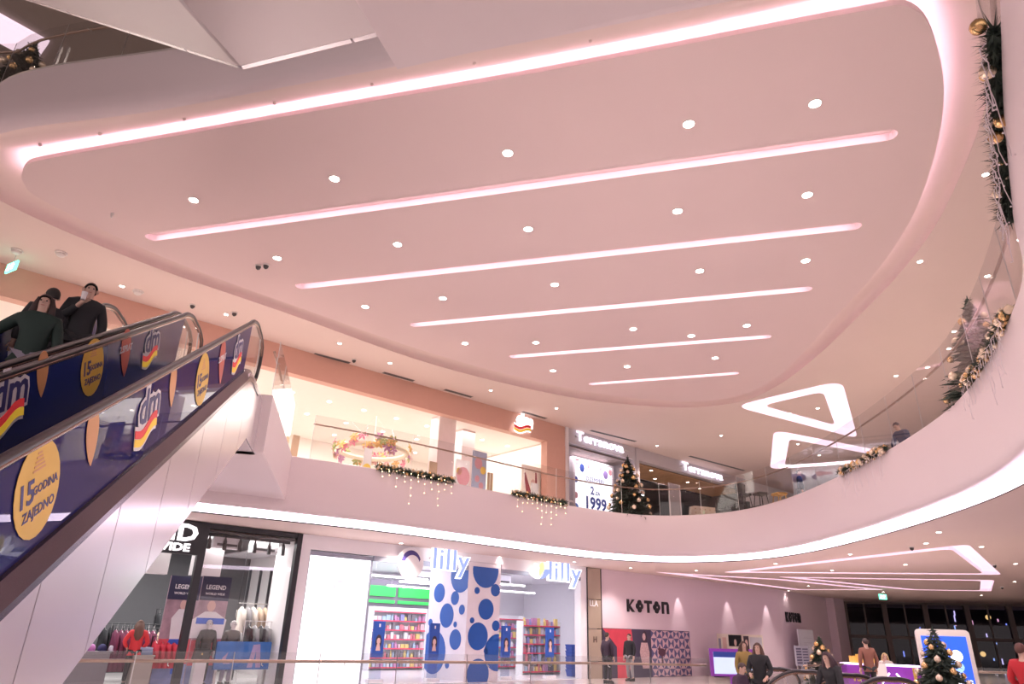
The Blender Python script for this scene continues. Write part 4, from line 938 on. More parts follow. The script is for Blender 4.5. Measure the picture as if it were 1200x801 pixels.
# plinths and boxes
for px, off, w_, h, m, lab in ((169, 1.15, .5, .78, mat('plinth_tan', (.42,.36,.32), .6), 'tan plinth with folded jeans beside the woman in red'), (104, 1.6, 1.0, .85, mat('table_grey', (.22,.2,.22), .6), 'dark table carrying caps and folded shirts')):
    u = pxu(px, off); t = lf('display_plinth', lab, 'plinth', u-w_/2, off, .015); MB().box(0,w_,0,.6,0,h-.04).build('body', m, t); MB().box(-.02,w_+.02,-.02,.62,h-.04,h).build('top', m, t)
u = pxu(169, 1.15)
for k in range(3):
    mb = MB(); mb.prism([(-.22,0),(.22,0),(.23,.03),(.22,.06),(-.22,.06),(-.23,.03)], 1, 0, .4); o = mb.build('folded_jeans', mat('denim_%d' % k, (.25+.1*k,.32+.1*k,.5+.1*k), .9), None, F(u, 1.25, .80+.062*k), FA+.1*k); tag(o, 'folded jeans in the pile on the tan plinth', 'jeans', 'folded jeans')
CAPC = [(.35,.05,.35),(.05,.05,.15),(.75,.7,.8),(.5,.2,.45)]
for k, (px, zz) in enumerate(((91,.96),(104,.96),(117,.96),(130,.96))):
    u = pxu(px, 1.9); t = lf('cap', ['purple cap','navy cap above the white one','white cap','mauve cap'][(0,3,1,2)[k]]+' on the stand of the dark table', 'cap', u, 1.9, zz-.09)
    m = mat('cap_%d' % k, CAPC[(0,3,1,2)[k]], .8); MB().lathe([(.10,0),(.115,.05),(.10,.12),(.05,.165),(.01,.175)], 12).build('crown', m, t, smooth=True)
    MB().prism([(-.08,-.06),(.08,-.06),(.09,-.15),(.05,-.2),(-.05,-.2),(-.09,-.15)], 2, -.005, .01).build('brim', m, t)
# track lights
t = lf('light_track', 'black track with spot heads above the shop window of the clothes shop', 'track light', -2.75, .35, 3.98)
MB().box(0,2.6,-.02,.02,0,.08).build('track', BLACK, t)
for k in range(6): MB().tube([(.15+k*.45,0,0),(.15+k*.45,-.02,-.12),(.15+k*.45,-.05,-.36)], [.02,.055,.06], 8).build('spot_head', BLACK, t)
for u, off in ((-2.05,.7),(-.75,1.0)):
    t = lf('air_unit', 'white cassette unit under the ceiling of the clothes shop window', 'air conditioner', u-.4, off-.3, 3.69, 0, 'white cassette units'); MB().box(0,.8,0,.35,0,.36).build('casing', SHW, t); MB().box(.1,.7,-.01,0,.05,.12).build('grille', DARK, t)
# ================================================================== UPPER SHOPS
for u in (-20, -11, -3, 3.5, 9): area('drugstore_lamp', F(u, 4.5, 9.62), 190, 6, 6, (1,.93,.87), FA)
for row, (off, n) in enumerate(((1.2, 16), (3.0, 14), (5.2, 12), (7.4, 10))):
    for k in range(n):
        u = -9 + 20.0*k/(n-1)
        if (off < 2 and 8 < u < 10) or u > 11.2: continue
        downlight(F(u, off, 9.69), None, 0, .10, 'small round lamp in the cream drugstore ceiling', 'lamps of the drugstore ceiling', lm=LAMPW)
# white pillars in the drugstore
for px, off, w_ in ((522, 1.3, .85), (548, 2.2, .7)):
    u = Fpx(px, 540, off)[0]; fs(MB().box(u-w_/2, u+w_/2, off, off+.6, Z2F, 9.7), 'wall_column_3', mat('pillar_rose', (.88,.74,.74), .6))
# flower ring
u, z = Fpx(437, 529, 3.2); t = lf('flower_ring', 'round hanging ring covered in pink and yellow flowers in the drugstore', 'chandelier', u, 3.2, z)
MB().tube([(1.35*math.cos(2*math.pi*k/28), 1.35*math.sin(2*math.pi*k/28), 0) for k in range(28)], .10, 6, True).build('hoop', mat('hoop_cream', (.8,.7,.55), .6), t)
for a in (0, 2.1, 4.2): MB().tube([(1.3*math.cos(a), 1.3*math.sin(a), .1), (0,0,9.65-z)], .006, 4).build('cable', STEEL, t)
FC = [mat('flower_%d' % i, c, .7) for i, c in enumerate([(.85,.45,.45),(.9,.65,.25),(.75,.25,.35),(.9,.75,.6),(.45,.5,.2),(.6,.3,.5),(.85,.5,.2)])]
fp = []
for m in FC:
    mb = MB()
    for q in range(6):
        a = 2*math.pi*q/6; c_, s_ = math.cos(a), math.sin(a)
        mb.add([(0,0,.02),(.13*c_-.06*s_,.13*s_+.06*c_,.03),(.24*c_,.24*s_,-.02),(.13*c_+.06*s_,.13*s_-.06*c_,.03)], [(0,1,2,3)])
    mb.ball((0,0,.03), .05, 6, 4); fp.append(mb.build('flower', m, t))
for k in range(64):
    a = 2*math.pi*rnd.random(); o = fp[k] if k < len(fp) else fp[k % len(fp)].copy()
    if k >= len(fp): COL.objects.link(o)
    rr = 1.45+.12*rnd.random(); o.location = (rr*math.cos(a), rr*math.sin(a), rnd.uniform(-.24,.26)); o.rotation_euler = (R(80)+rnd.uniform(-.3,.3), 0, a+math.pi/2)
# standing boards at the drugstore front
def board(px0, px1, py_top, off, label, m, prints=(), lean=0, cat='sign board', zb=Z2F):
    u0, zt = Fpx(px0, py_top, off); u1 = Fpx(px1, py_top, off)[0]; W_ = max(.12, u1-u0); H_ = zt-zb
    t = lf('sign_board', label, cat, u0, off, zb, 0, 'standing boards of the drugstore')
    MB().prism([(0,0),(W_,0),(W_,H_),(0,H_)] , 1, 0, .05).build('panel', m, t); MB().box(0,W_,-.12,.17,0,.03).build('foot', STEEL, t)
    for kind, x, z, r, pm_ in prints:
        if kind == 'disc': MB().disc(W_*x, H_*z, r, r*1.15, -.001, .006, 16).build('print', pm_, t)
        else: MB().box(W_*(x-r), W_*(x+r), -.007, -.001, H_*z-.05, H_*z+.05).build('print', pm_, t)
    return t
TANB = mat('board_tan', (.55,.40,.28), .6); PALEB = mat('board_pale', (.8,.78,.8), .5); SKYB = mat('board_sky', (.42,.48,.66), .5); PINKB = mat('board_pink', (.7,.35,.4), .5); BLUB = mat('board_blue', (.35,.5,.8), .5); YELB = mat('board_yellow', (.9,.65,.12), .5)
board(344, 352, 509, .9, 'tan security board at the drugstore entrance nearest the landing box', TANB)
board(428, 437, 524, .5, 'narrow board with yellow print below the flower ring', PALEB, [('disc',.5,.55,.16,YELB),('disc',.5,.3,.14,YELB)])
board(504, 513, 540, .9, 'tan security board behind the lit garland', TANB)
board(535, 551, 537, .2, 'pale poster stand printed with balloons', PALEB, [('disc',.55,.66,.32,PINKB),('disc',.3,.4,.14,BLUB),('disc',.75,.4,.12,PINKB),('disc',.25,.75,.13,YELB),('disc',.45,.38,.12,YELB)])
board(555, 571, 527, .7, 'tall blue banner printed with balloons', SKYB, [('disc',.4,.8,.2,PINKB),('disc',.75,.7,.14,YELB),('disc',.35,.55,.12,PINKB),('disc',.65,.45,.12,PINKB),('disc',.3,.3,.14,BLUB)])
board(572, 578, 553, 1.6, 'tan security board behind the dark display stand', TANB)
board(623, 631, 565, .1, 'small pale board with yellow disc above the garland', PALEB, [('disc',.5,.5,.2,YELB)])
u, z = Fpx(606, 563, .5); t = lf('display_stand', 'low slanted display stand with yellow edge beside the garland', 'display stand', u-1.2, .5, Z2F)
MB().prism([(0,.3),(1.9,.85),(1.9,.92),(0,.37)], 1, 0, .5).build('slanted_shelf', YELB, t); MB().box(1.7,2.3,0,.5,0,1.0).build('cabinet', GREYF, t); MB().box(.1,.16,0,.5,0,.33).build('leg', STEEL, t)
# mural of raised arms inside
mu0 = Fpx(612, 545, .45)[0]; mw = Fpx(651, 545, .45)[0]-mu0; mk = mw/3.6
t = lf('wall_mural', 'drugstore mural of people with raised arms', 'mural', mu0, .45, Z2F); t.scale = (mk, 1, .80)
MB().box(0,3.6,0,.05,0,2.9).build('board', mat('mural_white', (.95,.86,.78), .5), t)
m_ = MB(); m_.prism([(.3,.2),(2.0,.2),(1.9,1.2),(1.4,1.7),(.9,1.6),(.35,2.5),(.2,2.45),(.5,1.3)], 1, -.006, 0); m_.build('figure_print', mat('mural_plum', (.35,.08,.10), .6), t)
MB().prism([(1.35,1.5),(1.65,1.5),(1.5,2.6),(1.38,2.6)], 1, -.008, -.002).build('arm_print', mat('mural_plum', (.35,.08,.10), .6), t)
MB().disc(1.15, 1.95, .26, .26, -.007, .004, 14).build('face_print', SKIN0, t); MB().disc(2.65, 1.75, .45, .42, -.002, .003, 14).build('hair_print', HAIRP, t); MB().disc(2.6, 1.65, .3, .3, -.007, .004, 14).build('face_print', SKIN0, t); MB().prism([(2.2,.2),(3.2,.2),(3.0,1.25),(2.3,1.25)], 1, -.006, -.002).build('hair_print', HAIRP, t)

# --- advertising screen
u0, zt = Fpx(673, 537, 1.0); u1 = Fpx(716.5, 545, 1.0)[0]; W_ = u1-u0
t = lf('advert_screen', 'bright advertising screen reading DŽEMPERI 2 ZA 1999 with balloons', 'screen', u0, 1.0, Z2F)
H_ = zt-Z2F
MB().box(0,W_,0,.12,.25,H_).build('screen', mat('advert_glow', (.95,.95,1), .5, emis=(.88,.90,1), es=.55), t)
MB().box(-.14,0,-.05,.3,0,H_+.1).box(W_,W_+.1,-.05,.3,0,H_+.1).box(0,W_,-.05,.3,H_,H_+.1).box(0,W_,-.05,.3,0,.25).build('frame', GREYF, t)
NV = mat('advert_navy', (.02,.06,.35), .5)
text('DŽEMPERI', .28, NV, t, (W_*.54,-.004,H_*.73), extr=.001, align='CENTER'); text('2', .52, NV, t, (W_*.46,-.004,H_*.55), bold=.012, extr=.001, align='CENTER'); text('ZA', .24, NV, t, (W_*.60,-.004,H_*.55), bold=.005, extr=.001, align='CENTER'); text('1999', .78, NV, t, (W_*.54,-.004,H_*.345), bold=.022, extr=.001, align='CENTER')
for x, z, r, m in ((.06,.97,.14,PINKB),(.19,.90,.17,NV),(.36,.95,.10,PINKB),(.52,.89,.15,mat('advert_sky', (.6,.7,.95), .5)),(.68,.96,.10,PINKB),(.82,.88,.17,mat('advert_violet', (.35,.25,.6), .5)),(.95,.93,.13,PINKB),(.03,.33,.16,mat('advert_blue', (.08,.25,.75), .5)),(.03,.5,.12,PINKB),(.03,.72,.12,NV)):
    MB().disc(W_*x+.02, H_*z-.02, r, r*1.2, -.002, .003, 16).build('balloon_print', m, t)
t = lf('wheel_stand', 'small round wheel stand beside the advertising screen', 'stand', Fpx(669, 595, -.45)[0], -.45, Z2F); MB().tube([(.32*math.cos(2*math.pi*k/20), 0, .62+.32*math.sin(2*math.pi*k/20)) for k in range(20)], .04, 6, True).build('wheel', GREYF, t)
MB().box(-.03,.03,-.03,.03,0,.32).box(-.2,.2,-.12,.12,0,.03).build('foot', STEEL, t)
# --- dark shop under the wood soffit
for px, py in ((757,552),(781,558),(828,569),(860,574),(805,562)):
    u, z = Fpx(px, py, 1.0); downlight(F(u, rnd.uniform(.6,1.8), 9.5), None, 0, .09, 'warm round lamp in the wooden slat soffit', 'lamps of the wood soffit', 25, 120)
for px, py, L in ((770,568,1.8),(746,575,1.6),(838,590,1.2)):
    u, z = Fpx(px, py, 4); t = lf('tube_lamp', 'white tube lamp in the dark shop under the wood soffit', 'lamp', u, 4, z, R(25), 'tube lamps of the dark shop'); MB().box(0,L,-.05,.05,0,.06).build('tube', TUBEW, t); MB().tube([(L/2,0,.06),(L/2,0,9.4-z)], .01, 4).build('hanger', BLACK, t)
u, z = Fpx(790, 567, .6); t = lf('tall_mirror', 'tall grey framed mirror panel at the dark shop entrance', 'mirror', u-.5, .6, Z2F)
MB().box(0,.95,0,.06,0,z-Z2F).build('panel', mat('mirror_grey', (.5,.46,.46), .25, .3), t); MB().tube([(0,-.01,0),(0,-.01,z-Z2F),(.95,-.01,z-Z2F),(.95,-.01,0)], .035, 6).build('frame', WHITE, t)
u, z = Fpx(756, 572, 1.2); t = lf('display_wall', 'pale low display wall inside the dark shop', 'display', u-.9, 2.2, Z2F); MB().box(0,1.7,0,.1,0,1.9).build('panel', PALEB, t); MB().box(0,1.7,-.3,0,.0,.4).build('plinth', PALEB, t)
for k in range(9): garment('shirt', 'dark shirt hanging deep in the dark shop', 18.6+k*.75, 5.5, 8.3, .9, (BLK, GRYC, BLK, MAR)[k % 4], R(90) if k % 2 else 0, 'shirts in the dark shop')
t = lf('wall_rail', 'long clothes rail deep in the dark shop', 'clothes rail', 18.2, 5.5, 8.3); MB().tube([(0,0,0.02),(7,0,0.02)], .02, 6).build('rail', STEEL, t)
for x in (.05, 6.95): MB().tube([(x,0,.02),(x,0,1.1)], .015, 6).build('hanger_rod', BLACK, t)
spot('dark_shop_lamp', None, F(20, 4, 9.3), 120, ang=140); spot('dark_shop_lamp', None, F(24, 4, 9.3), 120, ang=140)
area('screen_bay_lamp', F(14.3, .8, 9.4), 40, 3, .6, (1,.9,.95), FA)
# plant
p = F(Fpx(752, 590, -.5)[0], -.5, Z2F); t = thing('potted_plant', 'small spiky potted plant at the dark shop entrance', 'plant', p); LEAF = mat('leaf_green', (.10,.16,.07), .5)
MB().lathe([(.13,0),(.18,.34),(.16,.34),(.15,.30)], 12).build('pot', WHITE, t)
for k in range(14):
    a = k*2.4; h = .5+.3*rnd.random(); c_, s_ = math.cos(a), math.sin(a)
    MB().add([(.02*s_,-.02*c_,.3),(-.02*s_,.02*c_,.3),(.14*c_-.025*s_,.14*s_+.025*c_,.3+h*.7),(.14*c_+.025*s_,.14*s_-.025*c_,.3+h*.7),(.34*c_,.34*s_,.3+h)], [(0,1,2,3),(3,2,4)]).build('leaf', LEAF, t)
# --- seating by the railing
def atz(px, py, z): return survey(px, py, z)
p = atz(836, 594, 6.72); t = thing('tufted_bench', 'cream button-tufted bench behind the gallery railing', 'bench', (p.x, p.y, Z2F), R(20)); TUF = mat('tufted_cream', (.66,.58,.48), .8, noise=.1)
MB().prism([(-.9,.0),(.9,.0),(.95,.5),(.9,.82),(.75,.86),(-.75,.86),(-.9,.82),(-.95,.5)], 1, .25, .42).build('backrest', TUF, t); MB().prism([(-.9,.12),(.9,.12),(.9,.42),(.86,.46),(-.86,.46),(-.9,.42)], 1, -.35, .25).build('seat', TUF, t)
for k in range(7):
    for j in range(2): MB().ball((-.72+.24*k, .25, .58+.16*j), .03, 6, 4).build('button', TANB, t)
for x in (-.8, .8): MB().box(x-.04,x+.04,-.3,-.22,0,.12).box(x-.04,x+.04,.28,.36,0,.12).build('leg', DARK, t)
p = atz(866, 584, 6.75); t = thing('sofa', 'dark low sofa behind the gallery railing near the bar stool', 'sofa', (p.x, p.y, Z2F), R(25))
MB().box(-.8,.8,.25,.45,0.1,.85).build('backrest', BLK, t); MB().box(-.8,.8,-.4,.25,.1,.45).build('seat', BLK, t)
for x in (-.85,.72): MB().box(x,x+.13,-.4,.45,.1,.62).build('armrest', BLK, t)
for x in (-.7,.7): MB().box(x-.03,x+.03,-.35,-.29,0,.1).box(x-.03,x+.03,.3,.36,0,.1).build('foot', STEEL, t)
def stool(px, py, z, m, lm, label, back, H_=.78, group='bar stools'):
    p = atz(px, py, z); t = thing('bar_stool', label, 'stool', (p.x, p.y, Z2F), R(15), group)
    MB().prism([(-.2,H_-.05),(.2,H_-.05),(.22,H_),(.18,H_+.04),(-.18,H_+.04),(-.22,H_)], 1, -.2, .2).build('seat', m, t)
    for x in (-1, 1):
        for y in (-1, 1): MB().tube([(x*.15,y*.15,H_-.05),(x*.23,y*.23,0)], .018, 5).build('leg', lm, t)
    MB().tube([(-.2,-.2,.28),(.2,-.2,.28),(.2,.2,.28),(-.2,.2,.28)], .012, 5, True).build('footrest', lm, t)
    if back: MB().prism([(-.2,H_+.1),(.2,H_+.1),(.22,H_+.42),(.15,H_+.48),(-.15,H_+.48),(-.22,H_+.42)], 1, .17, .22).build('backrest', m, t); MB().tube([(-.15,.2,H_),(-.15,.2,H_+.2)], .015, 5).build('back_post', lm, t); MB().tube([(.15,.2,H_),(.15,.2,H_+.2)], .015, 5).build('back_post', lm, t)
stool(870, 565, 7.15, BLK, BLACK, 'black high-backed bar stool behind the gallery railing', True); stool(891, 577, 6.72, DARK, BLACK, 'dark backless bar stool near the high-backed one', False)
stool(913, 578, 6.7, mat('stool_ochre', (.65,.38,.12), .6), mat('stool_ochre', (.65,.38,.12), .6), 'ochre backless stool behind the gallery railing', False)

# ================================================================== GROUND FLOOR RIGHT
def Dp(px, py, Y): d = ray(px, py); k = Y/d.y; return Vector((d.x*k, Y, EYE+d.z*k))
ga3 = R(15); gx3 = Vector((math.cos(ga3), math.sin(ga3), 0)); L3_ = 5.9/math.tan(R(30))
for (px, py), lab in (((949,785), 'escalator head rising from below beside the group of riders'), ((1046,793), 'escalator head rising from below before the purple counter')):
    e = survey(px, py, 1.0); make_escalator('escalator', lab, Vector((e.x, e.y, -5.9)) - gx3*(L3_+1.1), ga3, 5.9, low=1.2, topclad=1.6, group='escalators rising from below')
# purple counter
PUR = mat('counter_purple', (.26,.04,.42), .4); PGL = mat('counter_led', (.9,.8,1), .5, emis=(.75,.55,1), es=1.6)
p0 = Dp(986, 779, 26); p1 = Dp(1073, 782, 24.5); d = p1-p0; t = thing('service_counter', 'purple service counter with glowing top edge', 'counter', (p0.x, p0.y, 0), math.atan2(d.y, d.x)); CL = Vector((d.x, d.y)).length
MB().box(0,CL,0,.6,0,.95).build('body', PUR, t); MB().box(-.03,CL+.03,-.04,.64,.95,1.0).build('top', PGL, t); MB().box(CL-.1,CL,-.02,0,0,.93).build('gold_edge', mat('gold', (.75,.5,.15), .3, .8), t)
text('15', .3, mat('gold', (.75,.5,.15), .3, .8), t, (.3,-.02,.45), bold=.01)
mb = MB(); mb.tube([(1.15,-.25,.05),(1.3,-.25,.45),(1.55,-.25,.75)], .03, 6).tube([(2.2,-.25,.1),(2.0,-.25,.45),(1.75,-.25,.75)], .03, 6); mb.build('light_loop', PGL, t)
t = thing('notice_card', 'small white notice card propped before the purple counter', 'card', Dp(1032, 790, 24.4)*1.0, R(-20)); t.location.z = .62
MB().box(-.2,.2,-.01,.01,0,.42).build('card', WALLW, t); MB().box(-.02,.02,-.01,.02,-.62,0).box(-.2,.2,-.12,.12,-.62,-.6).build('stand', STEEL, t)
# gold gifts and ornament on the counter
gb = mat('gift_gold', (.8,.5,.10), .4, .4)
for k, (dx_, s_) in enumerate(((.35,.22),(.62,.28),(.92,.18),(.7,.16))):
    o = MB(); o.box(-s_/2,s_/2,-s_/2,s_/2,0,s_).box(-.02,.02,-s_/2-.004,s_/2+.004,0,s_+.006).box(-s_/2-.004,s_/2+.004,-.02,.02,0,s_+.006)
    c_ = Vector((dx_, .3 if k < 3 else .25, 1.0 if k < 3 else 1.285)); c_.rotate(Matrix.Rotation(math.atan2(d.y, d.x), 3, 'Z')); o = o.build('gift_box', gb, None, Vector((p0.x, p0.y, 0))+c_, .3*k); tag(o, 'small gold gift box on the purple counter', 'gift box', 'gold gift boxes')
# blue totem
pc = Dp(1109, 770, 19); t = thing('info_totem', 'white framed totem with bright blue screen behind the decorated tree', 'totem', (pc.x, pc.y, 0), R(-14)); tw_ = .62
P_ = rounded([(-tw_,.0),(tw_,.0),(tw_,2.02),(-tw_,2.02)], .12, 4); MB().prism([(p.x, p.y) for p in P_], 1, -.06, .06).build('frame', mat('totem_white', (.75,.68,.66), .4), t)
MB().box(-tw_+.1,tw_-.1,-.07,-.06,.15,1.86).build('screen', mat('totem_blue', (.02,.1,.8), .4, emis=(.02,.10,.85), es=.6), t)
text('NA', .17, SW, t, (.10,-.075,.92), bold=.004, extr=.001); text('SING', .17, SW, t, (.10,-.075,.74), bold=.004, extr=.001); text('MALLS', .14, SW, t, (.08,-.075,.57), bold=.003, extr=.001)
MB().disc(.22, 1.4, .14, .14, -.071, .004, 16).build('print', SW, t); MB().disc(-.08, 1.4, .12, .12, -.071, .004, 16).build('print', mat('totem_sky', (.25,.4,.95), .4, emis=(.2,.4,1), es=1), t)
for k in range(3): MB().disc(.14+.16*k, .38, .06, .06, -.071, .004, 12).build('print', SW, t)
MB().disc(.1, 1.15, .25, .16, -.071, .003, 16).build('print', mat('totem_sky', (.25,.4,.95), .4, emis=(.2,.4,1), es=1), t)
# purple framed screen behind the riders
pc = Dp(858, 775, 24); t = thing('kiosk_screen', 'purple framed kiosk screen behind the escalator riders', 'kiosk', (pc.x, pc.y, 0), R(10)); MB().box(-.75,.75,-.04,.04,.55,1.35).build('frame', PUR, t); MB().box(-.65,.65,-.05,-.04,.62,1.26).build('screen', mat('kiosk_blue', (.4,.5,.75), .4, emis=(.35,.42,.65), es=.7), t); MB().box(-.65,.65,-.055,-.05,1.1,1.26).build('title_bar', NV, t); MB().box(-.1,.1,-.05,.05,0,.55).box(-.4,.4,-.2,.2,0,.03).build('stand', PUR, t)
t = thing('hoarding', 'low dark hoarding beside the large mural', 'hoarding', F(20.6, -1.0, 0), FA); MB().box(0,2.6,0,.08,0,1.05).build('panel', BLK, t); MB().box(0,2.6,-.02,.1,1.05,1.1).build('cap', DARK, t)
# floor rails in the back
for a, b, lab in (((946,780),(992,778),'short glass railing in front of the purple counter'),((1146,787),(1215,789),'glass railing before the dark windows')):
    A_, B_ = survey(*a, 1.05), survey(*b, 1.05); A_.z = B_.z = 0; railing('glass_railing', lab, [A_, A_.lerp(B_, .33), A_.lerp(B_, .66), B_], 0, 1.15, 1.05, 1.6)
# lights of the street beyond the windows
SC_ = [mat('street_lamp_%d' % i, c, .5, emis=c, es=2) for i, c in enumerate([(1,.65,.2),(.3,.4,1),(.8,.7,1),(.4,.6,1),(1,.5,.6)])]
for k in range(46):
    m = rnd.choice(SC_[1:]); x, z = rnd.uniform(8, 24), rnd.uniform(.4, 4.2); h = rnd.uniform(.05, .5)
    o = MB().box(-.04,.04,0,.04,0,h); o = o.build('street_light', m, None, gz0, ga); dl = Vector((x, 8.9, z)); dl.rotate(Matrix.Rotation(ga, 3, 'Z')); o.location = gz0+dl; tag(o, 'blurred coloured light across the street behind the windows', 'street light', 'street lights at night')
for px, py in ((1158,723),(1152,766)):
    o = MB().ball((0,0,0), .18, 10, 6).build('street_light', SC_[0], None, Dp(px, py, 54)); tag(o, 'round amber street lamp glowing behind the dark windows', 'street light', 'amber street lamps')
# ================================================================== TOP GALLERY DETAILS
A, B = survey(-70,-5,16.35), survey(50,60,16.35); d = B-A; n_ = Vector((-d.y, d.x, 0)).normalized()
mb = MB(); mb.prism([tuple((A-n_*.55)[:2]), tuple((B-n_*.55)[:2]), tuple((B+n_*.55)[:2]), tuple((A+n_*.55)[:2])], 2, 16.28, 16.38); tag(mb.build('trough_light', LEDT), 'violet light trough in the topmost ceiling behind the gallery tree', 'ceiling light')
for px in (58, 67):
    p = Dp(px, 92, 11.6); t = thing('gate_post', 'slim bright steel post on the topmost gallery beside the tree', 'post', (p.x, p.y, Z3F), 0, 'bright gate posts'); MB().box(-.03,.03,-.03,.03,0,1.5).build('post', mat('bright_steel', (.9,.9,.92), .2, 1), t); MB().box(-.05,.05,-.05,.05,0,.03).build('foot', STEEL, t)
for x in (-14, -9): spot('top_gallery_fill', None, (x, 15, 16.2), 250, (1,.8,.7), 130)  # unseen fill spots added to brighten the topmost gallery
# ================================================================== TREES AND GARLANDS
NEED = mat('fir_green', (.028,.045,.032), .75, noise=.4, scale=9); GOLD = mat('bauble_gold', (.80,.52,.24), .22, .75); PEARL = mat('bauble_pearl', (.85,.68,.52), .25, .5); BARK = mat('bark', (.12,.08,.05), .9)
FLIT = mat('fairy_light', (1,.8,.5), .5, emis=(1,.72,.38), es=4)
def bauble_mesh(r):
    mb = MB(); mb.smooth = True; mb.ball((0,0,0), r, 10, 8); mb.smooth = False; mb.tube([(0,0,r*.95),(0,0,r*1.2)], r*.2, 6); return mb
BM = {}
def bauble(parent, loc, r, m):
    k = (r, m.name)
    if k not in BM: o = bauble_mesh(r).build('bauble', m, parent); BM[k] = o
    else: o = BM[k].copy(); COL.objects.link(o); o.parent = parent
    o.location = loc
def xmas_tree(label, loc, h, r, nb, br, seed=1, lean=0):
    rn = random.Random(seed); t = thing('christmas_tree', label, 'christmas tree', loc, 0, 'decorated christmas trees')
    MB().tube([(0,0,.05),(0,0,h*.9)], [.06,.02], 6).build('trunk', BARK, t); MB().lathe([(.28,0),(.26,.06),(.08,.12)], 10).build('stand', DARK, t)
    mb = MB(); nl = 26
    for i in range(nl):
        f = i/(nl-1); z = .22*h*.5 + (h-.11*h)*f*.97; rr = r*(1-f)**.9*(1+.10*math.sin(i*2.3)) + .04; ns = max(5, int(26*(1-f)+6))
        for k in range(ns):
            a = 2*math.pi*(k+rn.random()*.8)/ns + i; L = rr*rn.uniform(.78,1.1); c_, s_ = math.cos(a), math.sin(a); dz = -L*rn.uniform(.12,.4); wd_ = .05+.05*L
            base = (0, 0, z); mid = Vector((c_*L*.55, s_*L*.55, z+dz*.35)); tip = (c_*L, s_*L, z+dz+.06*L)
            mb.add([base, mid+Vector((-s_*wd_, c_*wd_, -.02)), tip, mid+Vector((s_*wd_, -c_*wd_, -.02)), mid+Vector((0,0,.05))], [(0,1,4),(1,2,4),(2,3,4),(3,0,4),(0,3,2,1)])
            for q in range(5):
                u = .35+.65*rn.random(); p = Vector((c_*L*u, s_*L*u, z+dz*u)); e = Vector((rn.uniform(-1,1)+c_*.6, rn.uniform(-1,1)+s_*.6, rn.uniform(-.5,.9))).normalized()*(.07+.05*rn.random()); x_ = e.orthogonal().normalized()*.012
                mb.add([p-x_, p+x_, p+e], [(0,1,2)])
    mb.tube([(0,0,h*.93),(.01,0,h*1.02)], [.025,.006], 5)
    o = mb.build('foliage', NEED, t); o['kind'] = 'stuff'
    for k in range(nb):
        f = ((k+.5)/nb)**1.15*.88; a = k*2.399+rn.uniform(-.3,.3); rr = r*(1-f)**.9*.97+.03; bauble(t, (rr*math.cos(a), rr*math.sin(a), .13*h + .85*h*f - .04), br if k % 3 else br*.8, GOLD if k % 2 else PEARL)
    return t
p = atz(728, 601, 6.0); xmas_tree('tall dark christmas tree with gold baubles between the advertising screen and the dark shop', (p.x+.5, p.y+1.0, Z2F), 2.6, .92, 44, .085, 2)
xmas_tree('tall christmas tree with gold baubles behind the glass at the right gallery bend'.replace('right ', ''), (9.35, 12.5, Z2F), 2.35, .85, 20, .08, 3)
p = Dp(1092, 735, 16.4); xmas_tree('christmas tree with large gold baubles in front of the blue totem', (p.x, p.y, 0), p.z, .82, 36, .07, 4)
p = Dp(948, 745, 30); xmas_tree('christmas tree with gold baubles beside the white banner', (p.x+.4, p.y, 0), p.z, .8, 26, .10, 5)
xmas_tree('christmas tree with gold baubles on the topmost gallery beside the bright posts', (-11.9, 12.7, Z3F), 2.75, 1.05, 40, .08, 6)
def arcpts(a, b, n):
    ia = min(range(len(E2)), key=lambda i: (E2[i]-Vector((*a,0))).length); ib = min(range(len(E2)), key=lambda i: (E2[i]-Vector((*b,0))).length)
    P = offset(E2, -.06)
    # refine ends by projecting on the polyline
    seg = [P[i] for i in range(ia, ib+1)]; acc = [0]
    for x, y in zip(seg, seg[1:]): acc.append(acc[-1]+(y-x).length)
    out = []
    for k in range(n):
        s_ = acc[-1]*k/(n-1)
        for i in range(len(seg)-1):
            if acc[i+1] >= s_-1e-6: out.append(seg[i].lerp(seg[i+1], (s_-acc[i])/max(1e-6, acc[i+1]-acc[i]))); break
    return out
